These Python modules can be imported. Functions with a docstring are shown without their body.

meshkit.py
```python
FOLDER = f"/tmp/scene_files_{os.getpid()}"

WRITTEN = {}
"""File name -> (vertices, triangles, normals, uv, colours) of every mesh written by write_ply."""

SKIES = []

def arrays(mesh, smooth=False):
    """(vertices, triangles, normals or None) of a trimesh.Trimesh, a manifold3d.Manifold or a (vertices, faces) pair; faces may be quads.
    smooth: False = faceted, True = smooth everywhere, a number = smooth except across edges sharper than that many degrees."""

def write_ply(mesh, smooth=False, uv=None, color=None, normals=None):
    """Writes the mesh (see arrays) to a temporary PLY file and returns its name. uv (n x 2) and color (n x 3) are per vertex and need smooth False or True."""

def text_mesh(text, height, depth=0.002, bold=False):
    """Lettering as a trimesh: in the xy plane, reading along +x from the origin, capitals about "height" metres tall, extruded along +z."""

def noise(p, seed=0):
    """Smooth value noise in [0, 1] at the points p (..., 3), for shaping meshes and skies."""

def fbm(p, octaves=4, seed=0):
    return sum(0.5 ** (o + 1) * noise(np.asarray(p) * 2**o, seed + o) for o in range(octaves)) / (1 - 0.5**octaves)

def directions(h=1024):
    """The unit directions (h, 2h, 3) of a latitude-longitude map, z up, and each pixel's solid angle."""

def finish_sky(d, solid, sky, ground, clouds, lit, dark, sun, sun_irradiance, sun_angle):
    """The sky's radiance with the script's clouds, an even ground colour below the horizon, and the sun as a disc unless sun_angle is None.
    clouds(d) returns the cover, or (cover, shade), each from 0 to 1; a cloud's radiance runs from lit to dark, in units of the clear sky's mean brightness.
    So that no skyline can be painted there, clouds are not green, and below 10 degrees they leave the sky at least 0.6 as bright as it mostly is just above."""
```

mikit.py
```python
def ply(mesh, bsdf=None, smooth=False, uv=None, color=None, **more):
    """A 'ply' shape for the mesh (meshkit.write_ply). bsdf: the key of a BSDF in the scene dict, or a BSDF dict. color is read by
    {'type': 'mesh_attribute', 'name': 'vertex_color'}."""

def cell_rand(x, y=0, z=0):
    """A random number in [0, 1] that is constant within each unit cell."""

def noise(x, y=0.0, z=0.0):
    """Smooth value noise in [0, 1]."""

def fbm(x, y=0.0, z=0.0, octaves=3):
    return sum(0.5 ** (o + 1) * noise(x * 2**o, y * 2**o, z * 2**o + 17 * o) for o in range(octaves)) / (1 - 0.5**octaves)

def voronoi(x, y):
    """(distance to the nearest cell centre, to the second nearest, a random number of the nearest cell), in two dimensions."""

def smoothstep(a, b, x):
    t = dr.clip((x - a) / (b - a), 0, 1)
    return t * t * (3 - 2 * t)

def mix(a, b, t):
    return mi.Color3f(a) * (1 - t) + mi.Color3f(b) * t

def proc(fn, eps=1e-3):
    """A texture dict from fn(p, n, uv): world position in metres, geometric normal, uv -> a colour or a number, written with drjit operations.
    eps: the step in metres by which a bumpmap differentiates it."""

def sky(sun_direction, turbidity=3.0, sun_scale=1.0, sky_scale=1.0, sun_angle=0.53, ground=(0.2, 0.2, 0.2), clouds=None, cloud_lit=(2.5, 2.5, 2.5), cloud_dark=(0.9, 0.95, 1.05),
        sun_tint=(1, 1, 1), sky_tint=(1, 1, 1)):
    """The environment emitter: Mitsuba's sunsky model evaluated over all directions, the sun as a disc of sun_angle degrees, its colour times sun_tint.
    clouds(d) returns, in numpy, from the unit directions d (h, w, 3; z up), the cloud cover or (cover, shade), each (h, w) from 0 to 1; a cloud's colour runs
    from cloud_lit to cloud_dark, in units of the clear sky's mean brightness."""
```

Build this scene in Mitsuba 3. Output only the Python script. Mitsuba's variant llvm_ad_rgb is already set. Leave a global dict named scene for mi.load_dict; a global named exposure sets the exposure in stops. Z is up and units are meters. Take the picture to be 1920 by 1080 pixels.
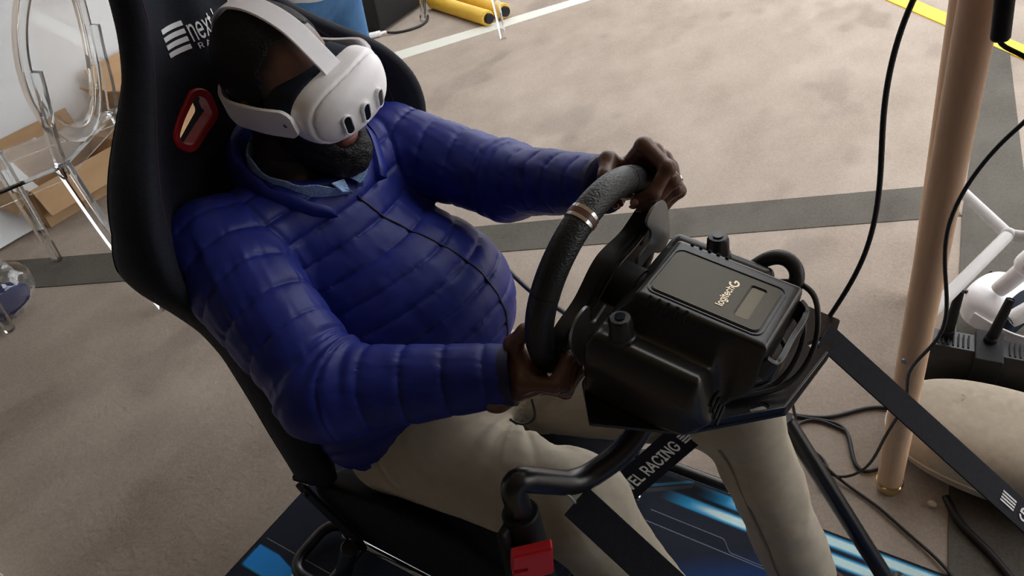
import math, numpy as np, trimesh, manifold3d as m3, mitsuba as mi, drjit as dr, mikit, meshkit
from shapely.geometry import Polygon, Point, LineString, box as sbox
from shapely import affinity
from scipy.interpolate import CubicSpline

# ---------------------------------------------------------------- camera, light, exposure
CAM_O = np.array([0.0, -0.77, 1.5])
CAM_F = np.array([-0.4742, 0.6293, -0.6157]); CAM_U = np.array([-0.2413, 0.5798, 0.7782])
scene, labels = {}, {}
scene['camera'] = {'type': 'perspective', 'fov': math.degrees(2 * math.atan(960 / 1450)), 'fov_axis': 'x', 'near_clip': 0.02, 'far_clip': 100.0,
                   'to_world': mi.ScalarTransform4f().look_at(origin=CAM_O.tolist(), target=(CAM_O + CAM_F).tolist(), up=CAM_U.tolist())}
scene['sky'] = mikit.sky((0.45, 0.75, 0.6), turbidity=5.0, sun_scale=0.0, sky_scale=1.0, ground=(0.3, 0.28, 0.26),
                         clouds=lambda d: (np.full(d.shape[:2], 1.0), np.clip(0.5 + 0.7 * (meshkit.fbm(d * 3, 3) - 0.5), 0, 1)),
                         cloud_lit=(2.0, 1.98, 1.95), cloud_dark=(1.3, 1.32, 1.36))
exposure = 3.72

# ---------------------------------------------------------------- helpers
V = lambda *a: np.array(a, float)
def unit(v): v = np.asarray(v, float); return v / np.linalg.norm(v)

def obj(key, mesh, mat, smooth=False, label=None, category=None, group=None, kind=None):
    base, n = key, 0
    while key in scene: n += 1; key = '%s_%03d' % (base, n)
    scene[key] = mikit.ply(mesh, mat, smooth)
    tag(key, label, category, group, kind)
    return key

def tag(key, label=None, category=None, group=None, kind=None):
    e = {k: v for k, v in (('label', label), ('category', category), ('group', group), ('kind', kind)) if v}
    if e: labels.setdefault(key, {}).update(e)

def cat(*ms): return trimesh.util.concatenate([m for m in ms])
def man(m):
    mm = m3.Manifold(m3.Mesh(np.asarray(m.vertices, np.float32), np.asarray(m.faces, np.uint32)))
    return mm
def tri(m):
    k = m.to_mesh(); return trimesh.Trimesh(np.array(k.vert_properties[:, :3], float), np.array(k.tri_verts), process=False)

def nets(f, lo, hi, h):
    """Surface nets of the signed distance f(points) on a grid of step h."""
    lo, hi = np.asarray(lo, float), np.asarray(hi, float)
    n = np.ceil((hi - lo) / h).astype(int) + 1
    g = np.stack(np.meshgrid(*[lo[i] + h * np.arange(n[i]) for i in range(3)], indexing='ij'), -1)
    d = np.concatenate([f(s.reshape(-1, 3)).reshape(s.shape[:-1]) for s in np.array_split(g, max(1, n[0] // 12))])
    d[0] = d[-1] = d[:, 0] = d[:, -1] = 1; d[:, :, 0] = d[:, :, -1] = 1
    ins = d < 0
    c = [ins[a:n[0] - 1 + a, b:n[1] - 1 + b, e:n[2] - 1 + e] for a in (0, 1) for b in (0, 1) for e in (0, 1)]
    cnt = sum(x.astype(int) for x in c)
    act = (cnt > 0) & (cnt < 8)
    idx = -np.ones(act.shape, int); ii = np.argwhere(act); idx[act] = np.arange(len(ii))
    acc, w = np.zeros((len(ii), 3)), np.zeros(len(ii))
    co = [np.array((a, b, e)) for a in (0, 1) for b in (0, 1) for e in (0, 1)]
    val = [d[tuple((ii + k).T)] for k in co]
    for p in range(8):
        for q in range(p + 1, 8):
            if np.abs(co[p] - co[q]).sum() != 1: continue
            cr = (val[p] < 0) != (val[q] < 0)
            t = np.where(cr, val[p] / np.where(cr, val[p] - val[q], 1), 0)
            acc += cr[:, None] * (co[p] + t[:, None] * (co[q] - co[p])); w += cr
    verts = lo + h * (ii + acc / w[:, None])
    quads = []
    for ax in range(3):
        s0 = [slice(None)] * 3; s1 = [slice(None)] * 3; s0[ax] = slice(0, -1); s1[ax] = slice(1, None)
        A, B = ins[tuple(s0)], ins[tuple(s1)]
        e = np.argwhere(A != B); u, v = [(1, 2), (2, 0), (0, 1)][ax]
        e = e[(e[:, u] > 0) & (e[:, v] > 0)]
        du, dv = np.eye(3, dtype=int)[u], np.eye(3, dtype=int)[v]
        q = np.stack([idx[tuple((e - du - dv).T)], idx[tuple((e - dv).T)], idx[tuple(e.T)], idx[tuple((e - du).T)]], 1)
        fl = ~A[tuple(e.T)]
        q[fl] = q[fl][:, ::-1]
        quads.append(q)
    q = np.vstack(quads)
    return trimesh.Trimesh(verts, np.vstack([q[:, [0, 1, 2]], q[:, [0, 2, 3]]]), process=False)

def cap(p, a, b, ra, rb=None):
    rb = ra if rb is None else rb
    a, b = np.asarray(a, float), np.asarray(b, float); ab = b - a
    t = np.clip((p - a) @ ab / (ab @ ab), 0, 1)
    return np.linalg.norm(p - a - t[:, None] * ab, axis=1) - (ra + (rb - ra) * t)
def ell(p, c, r, M=None):
    q = p - np.asarray(c, float)
    if M is not None: q = q @ np.asarray(M).T
    r = np.asarray(r, float); k = np.linalg.norm(q / r, axis=1)
    return (k - 1) * np.minimum.reduce(r) * 0.5 + 0.5 * k * (k - 1) / np.maximum(np.linalg.norm(q / r ** 2, axis=1), 1e-9)
def smin(*ds, k=0.03):
    a = ds[0]
    for b in ds[1:]:
        h = np.clip(0.5 + 0.5 * (b - a) / k, 0, 1); a = b + (a - b) * h - k * h * (1 - h)
    return a
def smax(a, b, k=0.01): return -smin(-a, -b, k=k)

def spline(pts, n=None, closed=False):
    p = np.asarray(pts, float)
    if closed: p = np.vstack([p, p[:1]])
    s = np.r_[0, np.cumsum(np.linalg.norm(np.diff(p, axis=0), axis=1) ** 0.7)]
    cs = CubicSpline(s, p, bc_type='periodic' if closed else 'natural')
    n = n or max(8, 8 * len(p))
    return cs(np.linspace(0, s[-1], n, endpoint=not closed))

def frames(p, closed=False):
    t = (np.roll(p, -1, 0) - np.roll(p, 1, 0)) if closed else np.gradient(p, axis=0)
    t /= np.linalg.norm(t, axis=1, keepdims=True) + 1e-12
    n = np.zeros_like(p); a = V(0, 0, 1) if abs(t[0][2]) < 0.9 else V(1, 0, 0)
    n[0] = unit(a - (a @ t[0]) * t[0])
    for i in range(1, len(p)):
        v = n[i - 1] - (n[i - 1] @ t[i]) * t[i]; n[i] = unit(v)
    return t, n, np.cross(t, n)

def sweep(p, sec, closed=False, nrm=None):
    """Sweeps section points (m x 2, or n x m x 2) along the polyline p; the section's first axis is nrm (n x 3) if given."""
    p = np.asarray(p, float); t, n, b = frames(p, closed)
    if nrm is not None:
        n = np.broadcast_to(np.asarray(nrm, float), p.shape); n = n - (n * t).sum(1, keepdims=True) * t
        n = n / np.linalg.norm(n, axis=1, keepdims=True); b = np.cross(t, n)
    sec = np.asarray(sec, float)
    if sec.ndim == 2: sec = np.broadcast_to(sec, (len(p),) + sec.shape)
    m = sec.shape[1]
    v = p[:, None] + sec[..., :1] * n[:, None] + sec[..., 1:] * b[:, None]
    N = len(p); R = N if closed else N - 1
    i, j = np.meshgrid(np.arange(R), np.arange(m), indexing='ij')
    i2, j2 = (i + 1) % N, (j + 1) % m
    f = np.stack([i * m + j, i * m + j2, i2 * m + j2, i2 * m + j], -1).reshape(-1, 4)
    f = np.vstack([f[:, [0, 1, 2]], f[:, [0, 2, 3]]]); v = v.reshape(-1, 3)
    if not closed:
        c0, c1 = len(v), len(v) + 1
        v = np.vstack([v, v[:m].mean(0), v[-m:].mean(0)]); k = np.arange(m); e = (N - 1) * m
        f = np.vstack([f, np.stack([np.full(m, c0), (k + 1) % m, k], 1), np.stack([np.full(m, c1), e + k, e + (k + 1) % m], 1)])
    return trimesh.Trimesh(v, f, process=False)
def circ(r, n=12): a = np.arange(n) * 2 * np.pi / n; return np.stack([np.cos(a), np.sin(a)], 1) * r
def tube(pts, r, n=12, sm=True, closed=False, res=None):
    p = spline(pts, res, closed) if sm else np.asarray(pts, float)
    r = np.broadcast_to(np.asarray(r, float), (len(p),)) if np.ndim(r) == 0 else np.interp(np.linspace(0, 1, len(p)), np.linspace(0, 1, len(r)), r)
    return sweep(p, circ(1, n)[None] * r[:, None, None], closed)
def rod(a, b, r, r2=None, n=20):
    a, b = np.asarray(a, float), np.asarray(b, float); d = unit(b - a) * min(0.003, r * 0.4); r2 = r if r2 is None else r2
    p = np.array([a, a + d, b - d, b]); q = np.array([r - 0.002 if r > .006 else r * .7, r, r2, r2 - 0.002 if r2 > .006 else r2 * .7])
    return sweep(p, circ(1, n)[None] * q[:, None, None])
def fillet(pts, rad=0.04, n=8):
    p = [np.asarray(x, float) for x in pts]; out = [p[0]]
    for i in range(1, len(p) - 1):
        a, b = unit(p[i - 1] - p[i]), unit(p[i + 1] - p[i])
        A, B = p[i] + a * rad, p[i] + b * rad
        out += [(1 - t) ** 2 * A + 2 * t * (1 - t) * p[i] + t * t * B for t in np.linspace(0, 1, n)]
    return np.array(out + [p[-1]])
def ribbon(pts, width_dir, w, th, sm=False):
    p = spline(pts) if sm else np.asarray(pts, float)
    b = min(th * 0.3, 0.001)
    sec = np.array([(-w / 2, -th / 2 + b), (-w / 2 + b, -th / 2), (w / 2 - b, -th / 2), (w / 2, -th / 2 + b), (w / 2, th / 2 - b), (w / 2 - b, th / 2), (-w / 2 + b, th / 2), (-w / 2, th / 2 - b)])
    return sweep(p, sec, nrm=width_dir)
def rbox(size, r=0.004, n=8):
    s = np.asarray(size, float) / 2 - r
    sp = m3.Manifold.sphere(r, n)
    return tri(m3.Manifold.batch_hull([sp.translate([x * s[0], y * s[1], z * s[2]]) for x in (-1, 1) for y in (-1, 1) for z in (-1, 1)]))
def move(m, M=None, t=(0, 0, 0)):
    """Local axes given as the rows of M (forward, left, up), then moved to t."""
    m = m.copy(); v = np.asarray(m.vertices)
    m.vertices = (v @ np.asarray(M) if M is not None else v) + np.asarray(t, float); return m
def slab(poly, z0, z1, b=0.0015):
    """A polygon extruded from z0 to z1 with bevelled rims."""
    def ring(p, z): return p, z
    parts, polys = [], [g for g in getattr(poly, 'geoms', [poly])]
    out = []
    for g in polys:
        mm = m3.CrossSection([np.asarray(g.exterior.coords)[:-1]] + [np.asarray(i.coords)[:-1] for i in g.interiors], m3.FillRule.EvenOdd)
        body = m3.Manifold.extrude(mm, z1 - z0 - b).translate([0, 0, z0])
        q = mm.offset(-b, m3.JoinType.Miter)
        body = body + m3.Manifold.extrude(q, b * 1.001).translate([0, 0, z1 - b * 1.001])
        out.append(tri(body))
    return cat(*out)
def rrect(x0, y0, x1, y1, r, n=6): return sbox(x0 + r, y0 + r, x1 - r, y1 - r).buffer(r, quad_segs=n)
def smoothpoly(pts, n=60): return Polygon(spline(pts, n, True))
def subdivide(m, k=1):
    for _ in range(k):
        v, f = trimesh.remesh.subdivide(m.vertices, m.faces); m = trimesh.Trimesh(v, f, process=False)
    m.merge_vertices(); return m
def taubin(m, n=10):
    from scipy.sparse import coo_matrix, diags
    e = m.edges_unique; k = len(m.vertices); o = np.ones(2 * len(e))
    A = coo_matrix((o, (np.r_[e[:, 0], e[:, 1]], np.r_[e[:, 1], e[:, 0]])), (k, k)).tocsr()
    A = diags(1 / np.maximum(np.asarray(A.sum(1)).ravel(), 1)) @ A
    v = np.array(m.vertices)
    for _ in range(n):
        v = v + 0.5 * (A @ v - v); v = v - 0.52 * (A @ v - v)
    return trimesh.Trimesh(v, m.faces, process=False)
def vnorm(m):
    _, _, n = meshkit.arrays(m, True); return n
def frame(yaw, pitch, roll=0.0):
    """Rows forward, left, up: yaw to the left, pitch downwards, roll to the right ear."""
    cy, sy, cp, sp = math.cos(yaw), math.sin(yaw), math.cos(pitch), math.sin(pitch)
    f = V(cp * cy, cp * sy, -sp); l0 = V(-sy, cy, 0); u0 = np.cross(f, l0)
    l = math.cos(roll) * l0 + math.sin(roll) * u0
    return np.array([f, l, np.cross(f, l)])

# ---------------------------------------------------------------- materials
def mat(name, col, rough=0.6, metal=0.0, spec=0.5, **kw):
    c = mikit.proc(col) if callable(col) else {'type': 'rgb', 'value': list(col)}
    b = {'type': 'principled', 'base_color': c, 'roughness': rough, 'metallic': metal, 'specular': spec, **kw}
    scene['material_' + name] = {'type': 'twosided', 'bsdf': b}
    return 'material_' + name
def bump(name, fn, scale, eps=1e-3):
    b = scene['material_' + name]['bsdf']
    scene['material_' + name]['bsdf'] = {'type': 'bumpmap', 'arbitrary': mikit.proc(fn, eps), 'scale': scale, 'bsdf': b}
F, S, MX = mikit.fbm, mikit.smoothstep, mikit.mix

def carpet_col(a, b):
    def fn(p, n, uv):
        big = F(p.x * 1.6, p.y * 1.6, 3.0, octaves=4); mid = F(p.x * 9, p.y * 5, 7.0, octaves=3); fine = F(p.x * 240, p.y * 240, 1.0, octaves=2)
        t = dr.clip(0.5 + 0.75 * (big - 0.5) + 0.6 * (mid - 0.5) + 0.55 * (fine - 0.5), 0, 1)
        st = S(0.62, 0.78, F(p.x * 5.0 + 31, p.y * 3.1, 2.0, octaves=3))
        return MX(a, b, t) * (1 - 0.16 * st)
    return fn
def carpet_bump(p, n, uv): return F(p.x * 120, p.y * 120, 0.5, octaves=3)
M_carpet = mat('beige_carpet', carpet_col((0.264, 0.215, 0.177), (0.43, 0.367, 0.312)), 0.95, spec=0.1); bump('beige_carpet', carpet_bump, 0.0022, 2e-3)
M_dark = mat('grey_carpet', carpet_col((0.080, 0.074, 0.064), (0.145, 0.136, 0.118)), 0.95, spec=0.1); bump('grey_carpet', carpet_bump, 0.0018, 2e-3)
M_wall = mat('tent_fabric', lambda p, n, uv: MX((0.78, 0.82, 0.85), (0.88, 0.91, 0.93), F(p.y * 2.2, p.z * 0.7, p.x, octaves=3)), 0.75, spec=0.3)
M_lining = mat('warm_ceiling_lining', (0.42, 0.34, 0.23), 0.9)
M_drape = mat('dark_drape', (0.10, 0.10, 0.11), 0.9)
M_seat = mat('seat_fabric', lambda p, n, uv: MX((0.006, 0.008, 0.014), (0.014, 0.016, 0.026), F(p.x * 300, p.y * 300, p.z * 300, octaves=2)), 0.8, spec=0.25, sheen=0.3)
M_black = mat('black_plastic', (0.010, 0.010, 0.011), 0.36)
M_shell = mat('wheelbase_plastic', lambda p, n, uv: MX((0.013, 0.012, 0.011), (0.018, 0.017, 0.0155), F(p.x * 400, p.y * 400, p.z * 400, octaves=1)), 0.30, spec=0.6)
M_panel = mat('gunmetal_panel', (0.034, 0.027, 0.016), 0.28, metal=0.5, spec=0.6)
M_display = mat('display_recess', (0.12, 0.10, 0.066), 0.35, metal=0.4)
M_matte = mat('matte_black', (0.008, 0.008, 0.009), 0.6, spec=0.3)
M_tubem = mat('powder_coat_black', (0.009, 0.009, 0.010), 0.30, spec=0.6)
M_leather = mat('black_leather', (0.012, 0.014, 0.016), 0.42); bump('black_leather', lambda p, n, uv: F(p.x * 500, p.y * 500, p.z * 500, octaves=2), 0.0012)
M_red = mat('red_plastic', (0.64, 0.022, 0.034), 0.4)
M_redtrim = mat('red_trim', (0.42, 0.012, 0.022), 0.45)
M_stitch = mat('dark_red_thread', (0.07, 0.010, 0.016), 0.7)
M_steel = mat('brushed_steel', (0.50, 0.53, 0.56), 0.34, metal=1.0)
M_chrome = mat('chrome', (0.78, 0.78, 0.78), 0.12, metal=1.0)
M_gold = mat('brass', (0.80, 0.62, 0.34), 0.18, metal=1.0)
M_white = mat('white_plastic', (0.93, 0.93, 0.95), 0.36, spec=0.5)
M_whitem = mat('white_strap', (0.91, 0.90, 0.93), 0.6)
M_lens = mat('lens_black', (0.006, 0.01, 0.014), 0.12, spec=0.6)
M_foam = mat('face_foam', (0.010, 0.016, 0.028), 0.75, spec=0.2)
M_print = mat('white_print', (0.90, 0.91, 0.93), 0.6)
M_logo = mat('silver_print', (0.66, 0.56, 0.40), 0.35, metal=0.6)
HC = V(-0.962, 0.004, 1.040)
def head_axes(pitch, roll):
    f = V(math.cos(pitch), 0, -math.sin(pitch)); u0 = np.cross(f, V(0, 1, 0)); l = math.cos(roll) * V(0, 1, 0) + math.sin(roll) * u0
    return f, l, np.cross(f, l)
HF, HL, HT = head_axes(0.12, 0.20)
def skin_col(p, n, uv):
    c = MX((0.085, 0.038, 0.026), (0.145, 0.068, 0.046), F(p.x * 45, p.y * 45, p.z * 45, octaves=3))
    dx, dy, dz = p.x - HC[0], p.y - HC[1], p.z - HC[2]
    f, l, t = (dx * a[0] + dy * a[1] + dz * a[2] for a in (HF, HL, HT))
    edge = f - (0.060 - 0.42 * dr.abs(l)) + 0.012 * (F(f * 60, l * 60, t * 60) - 0.5)
    stub = S(0.020, 0.0, edge) * S(-0.055, -0.035, t)
    jaw = S(-0.015, -0.050, t + 0.25 * f) * S(-0.17, -0.15, t)
    near = S(0.26, 0.24, dr.sqrt(dx * dx + dy * dy + dz * dz))
    return MX(c, (0.012, 0.008, 0.007), dr.clip(dr.maximum(stub * 0.95, jaw * 0.75), 0, 1) * near)
M_skin = mat('brown_skin', skin_col, 0.34, spec=0.55)
M_hair = mat('black_hair', (0.008, 0.007, 0.008), 0.62, spec=0.35); bump('black_hair', lambda p, n, uv: F(p.x * 420, p.y * 420, p.z * 420, octaves=2), 0.003)
M_lip = mat('lips', (0.20, 0.068, 0.048), 0.42)
M_nail = mat('nails', (0.42, 0.20, 0.15), 0.35)
M_jacket = mat('blue_nylon', lambda p, n, uv: MX((0.009, 0.015, 0.145), (0.016, 0.028, 0.245), F(p.x * 30, p.y * 30, p.z * 30, octaves=3)), 0.46, spec=0.32, sheen=0.12)
M_zip = mat('zip_navy', (0.006, 0.008, 0.05), 0.5)
M_shirt = mat('light_blue_shirt', lambda p, n, uv: MX((0.42, 0.60, 0.86), (0.16, 0.30, 0.62), S(0.62, 0.7, mikit.cell_rand(p.x * 500, p.y * 500, p.z * 500))), 0.8, spec=0.2)
M_chino = mat('khaki_cotton', lambda p, n, uv: MX((0.40, 0.355, 0.275), (0.48, 0.43, 0.34), F(p.x * 60, p.y * 60, p.z * 60, octaves=3)), 0.82, spec=0.2, sheen=0.3)
M_seam = mat('khaki_seam', (0.27, 0.235, 0.175), 0.85)
M_jeans = mat('blue_denim', lambda p, n, uv: MX((0.03, 0.10, 0.24), (0.07, 0.19, 0.38), F(p.x * 40, p.y * 40, p.z * 12, octaves=3)), 0.85)
M_tee = mat('white_cotton', (0.74, 0.78, 0.82), 0.85)
M_shoe = mat('brown_leather', (0.07, 0.035, 0.02), 0.5)
M_card = mat('cardboard', lambda p, n, uv: MX((0.42, 0.27, 0.145), (0.52, 0.345, 0.20), F(p.x * 8, p.y * 8, p.z * 30, octaves=3)), 0.85, spec=0.2)
M_wood = mat('light_wood', lambda p, n, uv: MX((0.62, 0.39, 0.24), (0.74, 0.50, 0.33), F(p.x * 70, p.y * 70, p.z * 4, octaves=3)), 0.5)
M_whmet = mat('white_metal', (0.80, 0.82, 0.83), 0.4)
M_case = mat('beige_felt', lambda p, n, uv: MX((0.43, 0.37, 0.29), (0.55, 0.485, 0.39), F(p.x * 90, p.y * 90, p.z * 90, octaves=4)), 0.9, spec=0.15)
M_piping = mat('cream_piping', (0.70, 0.64, 0.52), 0.7)
M_cable = mat('cable_rubber', (0.010, 0.010, 0.012), 0.45)
M_tapew = mat('pale_tape', (0.60, 0.60, 0.53), 0.5)
M_tapey = mat('yellow_tape', (0.80, 0.50, 0.012), 0.5)
M_tubey = mat('yellow_paint', lambda p, n, uv: MX((0.72, 0.42, 0.03), (0.84, 0.54, 0.07), F(p.x * 14, p.y * 14, p.z * 14)), 0.42)
M_bagblue = mat('blue_cloth', (0.015, 0.025, 0.10), 0.8)
M_yellowlab = mat('yellow_label', (0.75, 0.62, 0.03), 0.5)
M_bluelab = mat('pale_blue_label', (0.45, 0.55, 0.66), 0.5)
M_bead = mat('amber_bead', (0.46, 0.13, 0.03), 0.25)
M_beadb = mat('blue_bead', (0.05, 0.12, 0.55), 0.25)
scene['material_acrylic'] = {'type': 'dielectric', 'int_ior': 1.45, 'ext_ior': 1.0, 'specular_transmittance': {'type': 'rgb', 'value': [0.97, 0.98, 0.985]}}
scene['material_acrylic_sheet'] = {'type': 'thindielectric', 'int_ior': 1.5}
scene['material_film'] = {'type': 'thindielectric', 'int_ior': 1.7}
M_acr, M_sheet, M_film = 'material_acrylic', 'material_acrylic_sheet', 'material_film'

# printed floor mat: light streaks along its length, line art, blue panels
def mat_print(p, n, uv):
    x, y = p.x, p.y
    base = MX((0.008, 0.010, 0.018), (0.018, 0.024, 0.045), F(x * 6, y * 6, 1.0))
    zone = S(-0.34, -0.10, x - 1.6 * (y - 0.13)) * S(0.23, 0.20, y) * S(-0.55, -0.3, x)
    c = MX(base, (0.012, 0.085, 0.36), zone * 0.95)
    def streak(c, y0, y1, x0, soft):
        k = S(y0 - 0.004, y0 + 0.003, y) * S(y1 + 0.004, y1 - 0.003, y) * S(x0, x0 + soft, x)
        core = S(y0, 0.5 * (y0 + y1), y) * S(y1, 0.5 * (y0 + y1), y) * S(x0 + 0.06, x0 + soft + 0.08, x)
        return MX(c, MX((0.02, 0.36, 0.74), (0.66, 0.92, 0.95), dr.clip(core * 2.2, 0, 1)), k)
    c = streak(c, 0.236, 0.264, -0.44, 0.10)
    c = streak(c, 0.277, 0.305, -0.37, 0.10)
    c = streak(c, -0.345, -0.30, -1.21, 0.02); c = streak(c, -0.52, -0.49, -0.7, 0.10); c = streak(c, -0.57, -0.54, -0.75, 0.10)
    def line(c, d, w, col): return MX(c, col, S(w, w * 0.5, dr.abs(d)))
    g = (0.16, 0.19, 0.27)
    step = 0.197 - 0.026 * S(-0.276, -0.246, x)
    c = line(c, dr.select((x > -0.44) & (x < 0.6), y - step, 1.0), 0.0016, g)
    c = line(c, dr.select((x > -0.44) & (x < 0.6), y - 0.166, 1.0), 0.0016, g)
    dark = S(0.168, 0.170, y) * S(0.0, 0.002, step - y) * S(-0.44, -0.43, x)
    c = MX(c, (0.010, 0.013, 0.028), dark)
    c = line(c, dr.select((x > -0.53) & (x < -0.38), (y - 0.231) - 0.624 * (x + 0.509), 1.0), 0.006, (0.03, 0.14, 0.24))
    c = line(c, dr.select((x > -0.53) & (x < -0.38), (y - 0.216) - 0.624 * (x + 0.509), 1.0), 0.008, (0.045, 0.05, 0.055))
    c = line(c, dr.select((x > -1.20) & (x < -0.60), y + 0.268, 1.0), 0.0014, (0.20, 0.19, 0.16))
    blue = S(-1.205, -1.20, x) * S(-1.075, -1.08, x) * S(-0.345, -0.34, y) * S(-0.285, -0.29, y + 0.25 * dr.maximum(x + 1.14, 0))
    c = MX(c, (0.03, 0.30, 0.85), blue)
    edge = dr.maximum(S(0.306, 0.310, y), dr.maximum(S(-0.588, -0.592, y), S(-1.212, -1.216, x)))
    return MX(c, (0.008, 0.008, 0.009), edge)
M_mat = mat('printed_mat', mat_print, 0.6, spec=0.12)

# ---------------------------------------------------------------- setting
def plate(x0, y0, x1, y1, z0, z1):
    return trimesh.creation.box(bounds=[[x0, y0, z0], [x1, y1, z1]])
obj('floor', plate(-3.6, -3.2, 3.4, 5.2, -0.08, 0.0), M_carpet, kind='structure', label='beige stained carpet of the exhibition tent')
def quad(pts, z0, z1): return slab(Polygon(pts), z0, z1, 0.0005)
obj('floor__carpet_strip', quad([(-3.4, -0.05), (-2.78, 0.085), (-2.1, 0.46), (-1.369, 0.87), (-0.127, 1.564), (-0.01, 1.63), (-0.10, 1.795), (-0.13, 1.774), (-1.477, 0.997), (-2.2, 0.62), (-3.029, 0.16), (-3.4, -0.02)], -0.005, 0.003), M_dark, label='dark grey carpet strip crossing the beige carpet')
obj('floor__carpet_strip', quad([(0.155, -0.4), (0.141, 0.327), (0.117, 0.493), (-0.01, 1.63), (-0.105, 3.1), (-0.018, 3.02), (0.132, 1.943), (0.19, 1.6), (0.6, 0.9), (1.2, 0.4), (1.2, -0.4)], -0.005, 0.0034), M_dark, label='dark grey carpet strip running away under the table')
def wall_mesh(x0, y0, y1, z1, seed):
    ys, zs = np.linspace(y0, y1, 140), np.linspace(0, z1, 30)
    Y, Z = np.meshgrid(ys, zs, indexing='ij')
    fold = 0.03 * (meshkit.fbm(np.stack([Y * 2.2, Z * 0.5, 0 * Y], -1), 3, seed) - 0.5)
    P = np.stack([x0 + fold * (0.4 + 0.6 * (1 - Z / z1)), Y, Z], -1); nY, nZ = P.shape[:2]
    i, j = np.meshgrid(np.arange(nY - 1), np.arange(nZ - 1), indexing='ij')
    f = np.stack([i * nZ + j, (i + 1) * nZ + j, (i + 1) * nZ + j + 1, i * nZ + j + 1], -1).reshape(-1, 4)
    return trimesh.Trimesh(P.reshape(-1, 3), np.vstack([f[:, [0, 1, 2]], f[:, [0, 2, 3]]]), process=False)
obj('wall_left', wall_mesh(-3.42, -3.2, 5.2, 2.9, 3), M_wall, True, kind='structure', label='white tent fabric wall')
obj('wall_back', plate(-3.6, -3.25, 3.4, -3.2, 0, 2.9), M_drape, kind='structure')
obj('ceiling', cat(plate(-3.6, -3.3, 3.45, 0.9, 2.5, 2.55), plate(-3.6, 1.0, -1.0, 2.3, 2.5, 2.55)), M_lining, kind='structure')
obj('wall_right', plate(3.4, -3.2, 3.45, 0.3, 0, 2.55), M_drape, kind='structure')
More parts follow.
